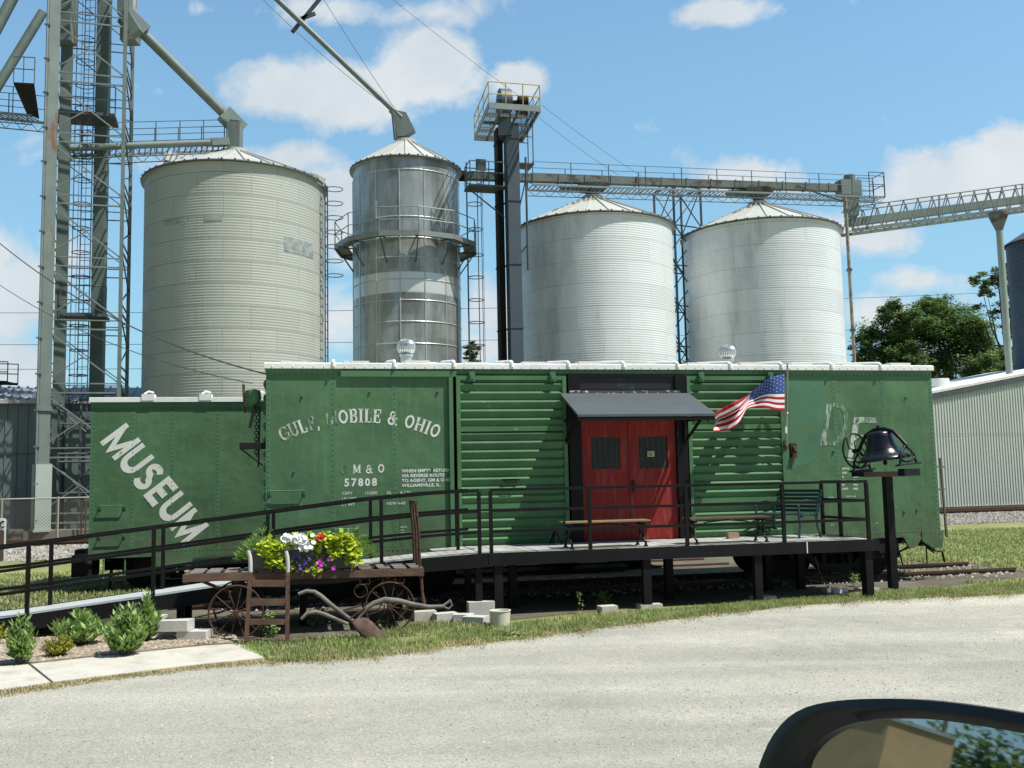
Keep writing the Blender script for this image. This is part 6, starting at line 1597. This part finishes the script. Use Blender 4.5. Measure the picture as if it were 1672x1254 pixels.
tree('tree','treetop glimpsed between the two white silos above the boxcar roof',(1112,640),75,[(1112,598,11),(1118,604,10)],600,.24,m_leaf,6,.1)
# ================================================================ CAR MIRROR
MY=.82
def mp(px,py,y=MY): return atY(px,py,y)
mc=mp(1530,1290); 
dirc=(mc-V((0,0,CZ))).normalized()
want=V((-.985,.10,.075)).normalized()             # what the glass shows: back along the road
mn=(want-dirc).normalized()
mx=V((0,0,1)).cross(mn).normalized()*1.0; mz=mn.cross(mx).normalized()
if mx.dot(V((1,0,0)))<0: mx=-mx
def plane_hit(px,py,off=0.):
    r=ray(px,py); o=V((0,0,CZ)); k=((mc+mn*off-o).dot(mn))/r.dot(mn); return o+r*k
def loc2(p): d=p-mc; return d.dot(mx),d.dot(mz)
outer_px=[(1238,1262),(1246,1232),(1262,1200),(1285,1173),(1315,1155),(1360,1145),(1420,1141),(1500,1143),(1580,1151),(1672,1165),(1740,1180),(1790,1215),(1800,1290),(1780,1370),(1700,1415),(1560,1430),(1400,1425),(1290,1395),(1245,1330)]
glass_px=[(1316,1262),(1324,1235),(1342,1212),(1370,1193),(1405,1181),(1440,1174),(1500,1173),(1560,1179),(1672,1197),(1740,1210),(1768,1240),(1770,1300),(1745,1360),(1680,1390),(1560,1400),(1420,1395),(1345,1365),(1318,1310)]
def smooth_px(pl,n=4):
    out=[]; m=len(pl)
    for i in range(m):
        p0,p1,p2,p3=pl[i-1],pl[i],pl[(i+1)%m],pl[(i+2)%m]
        for k in range(n):
            f=k/n; out.append(tuple(.5*((2*p1[j])+(-p0[j]+p2[j])*f+(2*p0[j]-5*p1[j]+4*p2[j]-p3[j])*f*f+(-p0[j]+3*p1[j]-3*p2[j]+p3[j])*f**3) for j in range(2)))
    return out
O=[plane_hit(x,y,.012) for x,y in smooth_px(outer_px)]; Gs=[plane_hit(x,y) for x,y in smooth_px(glass_px)]
MR=thing('wing_mirror','black car wing mirror in the lower right corner, reflecting a tan building','car mirror',tuple(mc))
MB().add([p for p in Gs],[tuple(range(len(Gs)))]).build('mirror_glass',None or (lambda m:m)(mk('mirror_glass',(.40,.42,.42),.02,1.,0)),MR,recalc=False)
oc_=sum(O,V((0,0,0)))/len(O); gc=sum(Gs,V((0,0,0)))/len(Gs)
mb=MB(); m=len(O); rings=[]
N2=40
def resample(P,n):
    L=[0]; 
    for a,b_ in zip(P,P[1:]+P[:1]): L.append(L[-1]+(b_-a).length)
    out=[]
    for i in range(n):
        s=L[-1]*i/n; j=max(k for k in range(len(L)-1) if L[k]<=s+1e-9); f=(s-L[j])/(L[j+1]-L[j]); out.append(P[j].lerp(P[(j+1)%len(P)],f))
    return out
def byang(P,c,n):
    Q=resample(P,400); res=[]
    for i in range(n):
        t_=2*math.pi*i/n; best=min(Q,key=lambda p:abs(math.atan2(math.sin(math.atan2((p-c).dot(mz),(p-c).dot(mx))-t_),math.cos(math.atan2((p-c).dot(mz),(p-c).dot(mx))-t_)))); res.append(best)
    return res
n=96; ro_=byang(O,gc,n); rg=byang(Gs,gc,n)
rows=[[p-mn*.004 for p in rg],[p+mn*.006 for p in rg],[a.lerp(b_,.5)+mn*.008 for a,b_ in zip(rg,ro_)],[p for p in ro_],[p-mn*.012+(p-gc).normalized()*.0015 for p in ro_],[gc+(p-gc)*.97-mn*.035 for p in ro_],[gc+(p-gc)*.82-mn*.075 for p in ro_],[gc+(p-gc)*.5-mn*.10 for p in ro_]]
vs=[p for r in rows for p in r]; fs=[]
for i in range(len(rows)-1):
    for k in range(n): fs.append((i*n+k,i*n+(k+1)%n,(i+1)*n+(k+1)%n,(i+1)*n+k))
fs.append(tuple((len(rows)-1)*n+k for k in range(n)))
mb.add(vs,fs); mb.build('housing',mk('mirror_housing_plastic',(.004,.005,.006),.3,0,.05,spec=.35),MR,smooth=50)
mb=MB(); mb.path([mc-mn*.07+mx*.06,mc-mn*.10+mx*.20-mz*.03,mc-mn*.12+mx*.36-mz*.07],[.03,.028,.04],12); mb.build('arm',m_black,MR,smooth=50)
# what stands behind the camera, seen in the mirror
def mref(px,py,dist):
    p=plane_hit(px,py); d=ray(px,py).normalized(); r=d-2*d.dot(mn)*mn; return p+r*(dist/math.hypot(r.x,r.y))
def mref_h(px,py,h):
    p=plane_hit(px,py); d=ray(px,py).normalized(); r=d-2*d.dot(mn)*mn; return p+r*((h-p.z)/r.z)
k1=mref(1453,1176,30); hb=k1.z; kL=mref(1330,1200,33); kR=mref_h(1560,1210,hb)
TBd=thing('tan_building','tan block building seen only in the wing mirror','building',(k1.x,k1.y,GZ))
p1=V((k1.x,k1.y,GZ)); p2=V((kL.x,kL.y,GZ)); p3=V((kR.x,kR.y,GZ)); p4=p2+(p3-p1)
MB().prism([p1,p3,p4,p2],(0,0,hb-GZ)).build('wall',m_tan,TBd)
tb=(p3-p1).normalized(); w_=p1.lerp(p3,.45); mb=MB(); nrm=(p1-p4).normalized(); MB().bar(p1+V((0,0,hb-GZ+.06)),p3+V((0,0,hb-GZ+.06)),.16,.10).build('coping',m_greytrim,TBd); MB().bar(p1+V((0,0,hb-GZ+.06)),p2+V((0,0,hb-GZ+.06)),.16,.10).build('coping',m_greytrim,TBd); mb.bar(w_+V((0,0,1.2))+nrm*.02,w_+V((0,0,2.6))+nrm*.02,.7,.06,up=tuple(nrm)); mb.build('louvre',m_black,TBd)
for i,(px,Yd,l) in enumerate(((1590,60,'tree seen in the middle of the mirror reflection'),(1650,45,'tree seen at the right of the mirror reflection'),(1500,62,'tree seen above the tan building in the mirror reflection'))):
    q=mref(px,1215,Yd); q.z=GZ; random.seed(40+i); tt=thing('tree',l,'tree',tuple(q)); h=(7,8,7.5)[i]; MB().path([q,q+V((0,0,h*.7))],[.25,.1],6).build('trunk',m_bark,tt); lf=MB()
    for _ in range(46):
        c=q+V((random.gauss(0,1.6),random.gauss(0,1.6),h*.62+random.gauss(0,h*.17)))
        for _ in range(170): leafq(lf,c+V((random.gauss(0,.8),random.gauss(0,.8),random.gauss(0,.6))),.36,asp=.9,up=.3)
    lf.build('crown',m_leaf,tt,recalc=False)
q=mref(1533,1230,50); tt=thing('utility_pole','wooden pole seen only in the wing mirror','pole',(q.x,q.y,GZ)); MB().tube((q.x,q.y,GZ),(q.x,q.y,10),.14,8,.1).build('shaft',m_bark,tt); MB().bar((q.x,q.y-1,9.2),(q.x,q.y+1,9.2),.1,.12).build('cross_arm',m_bark,tt)
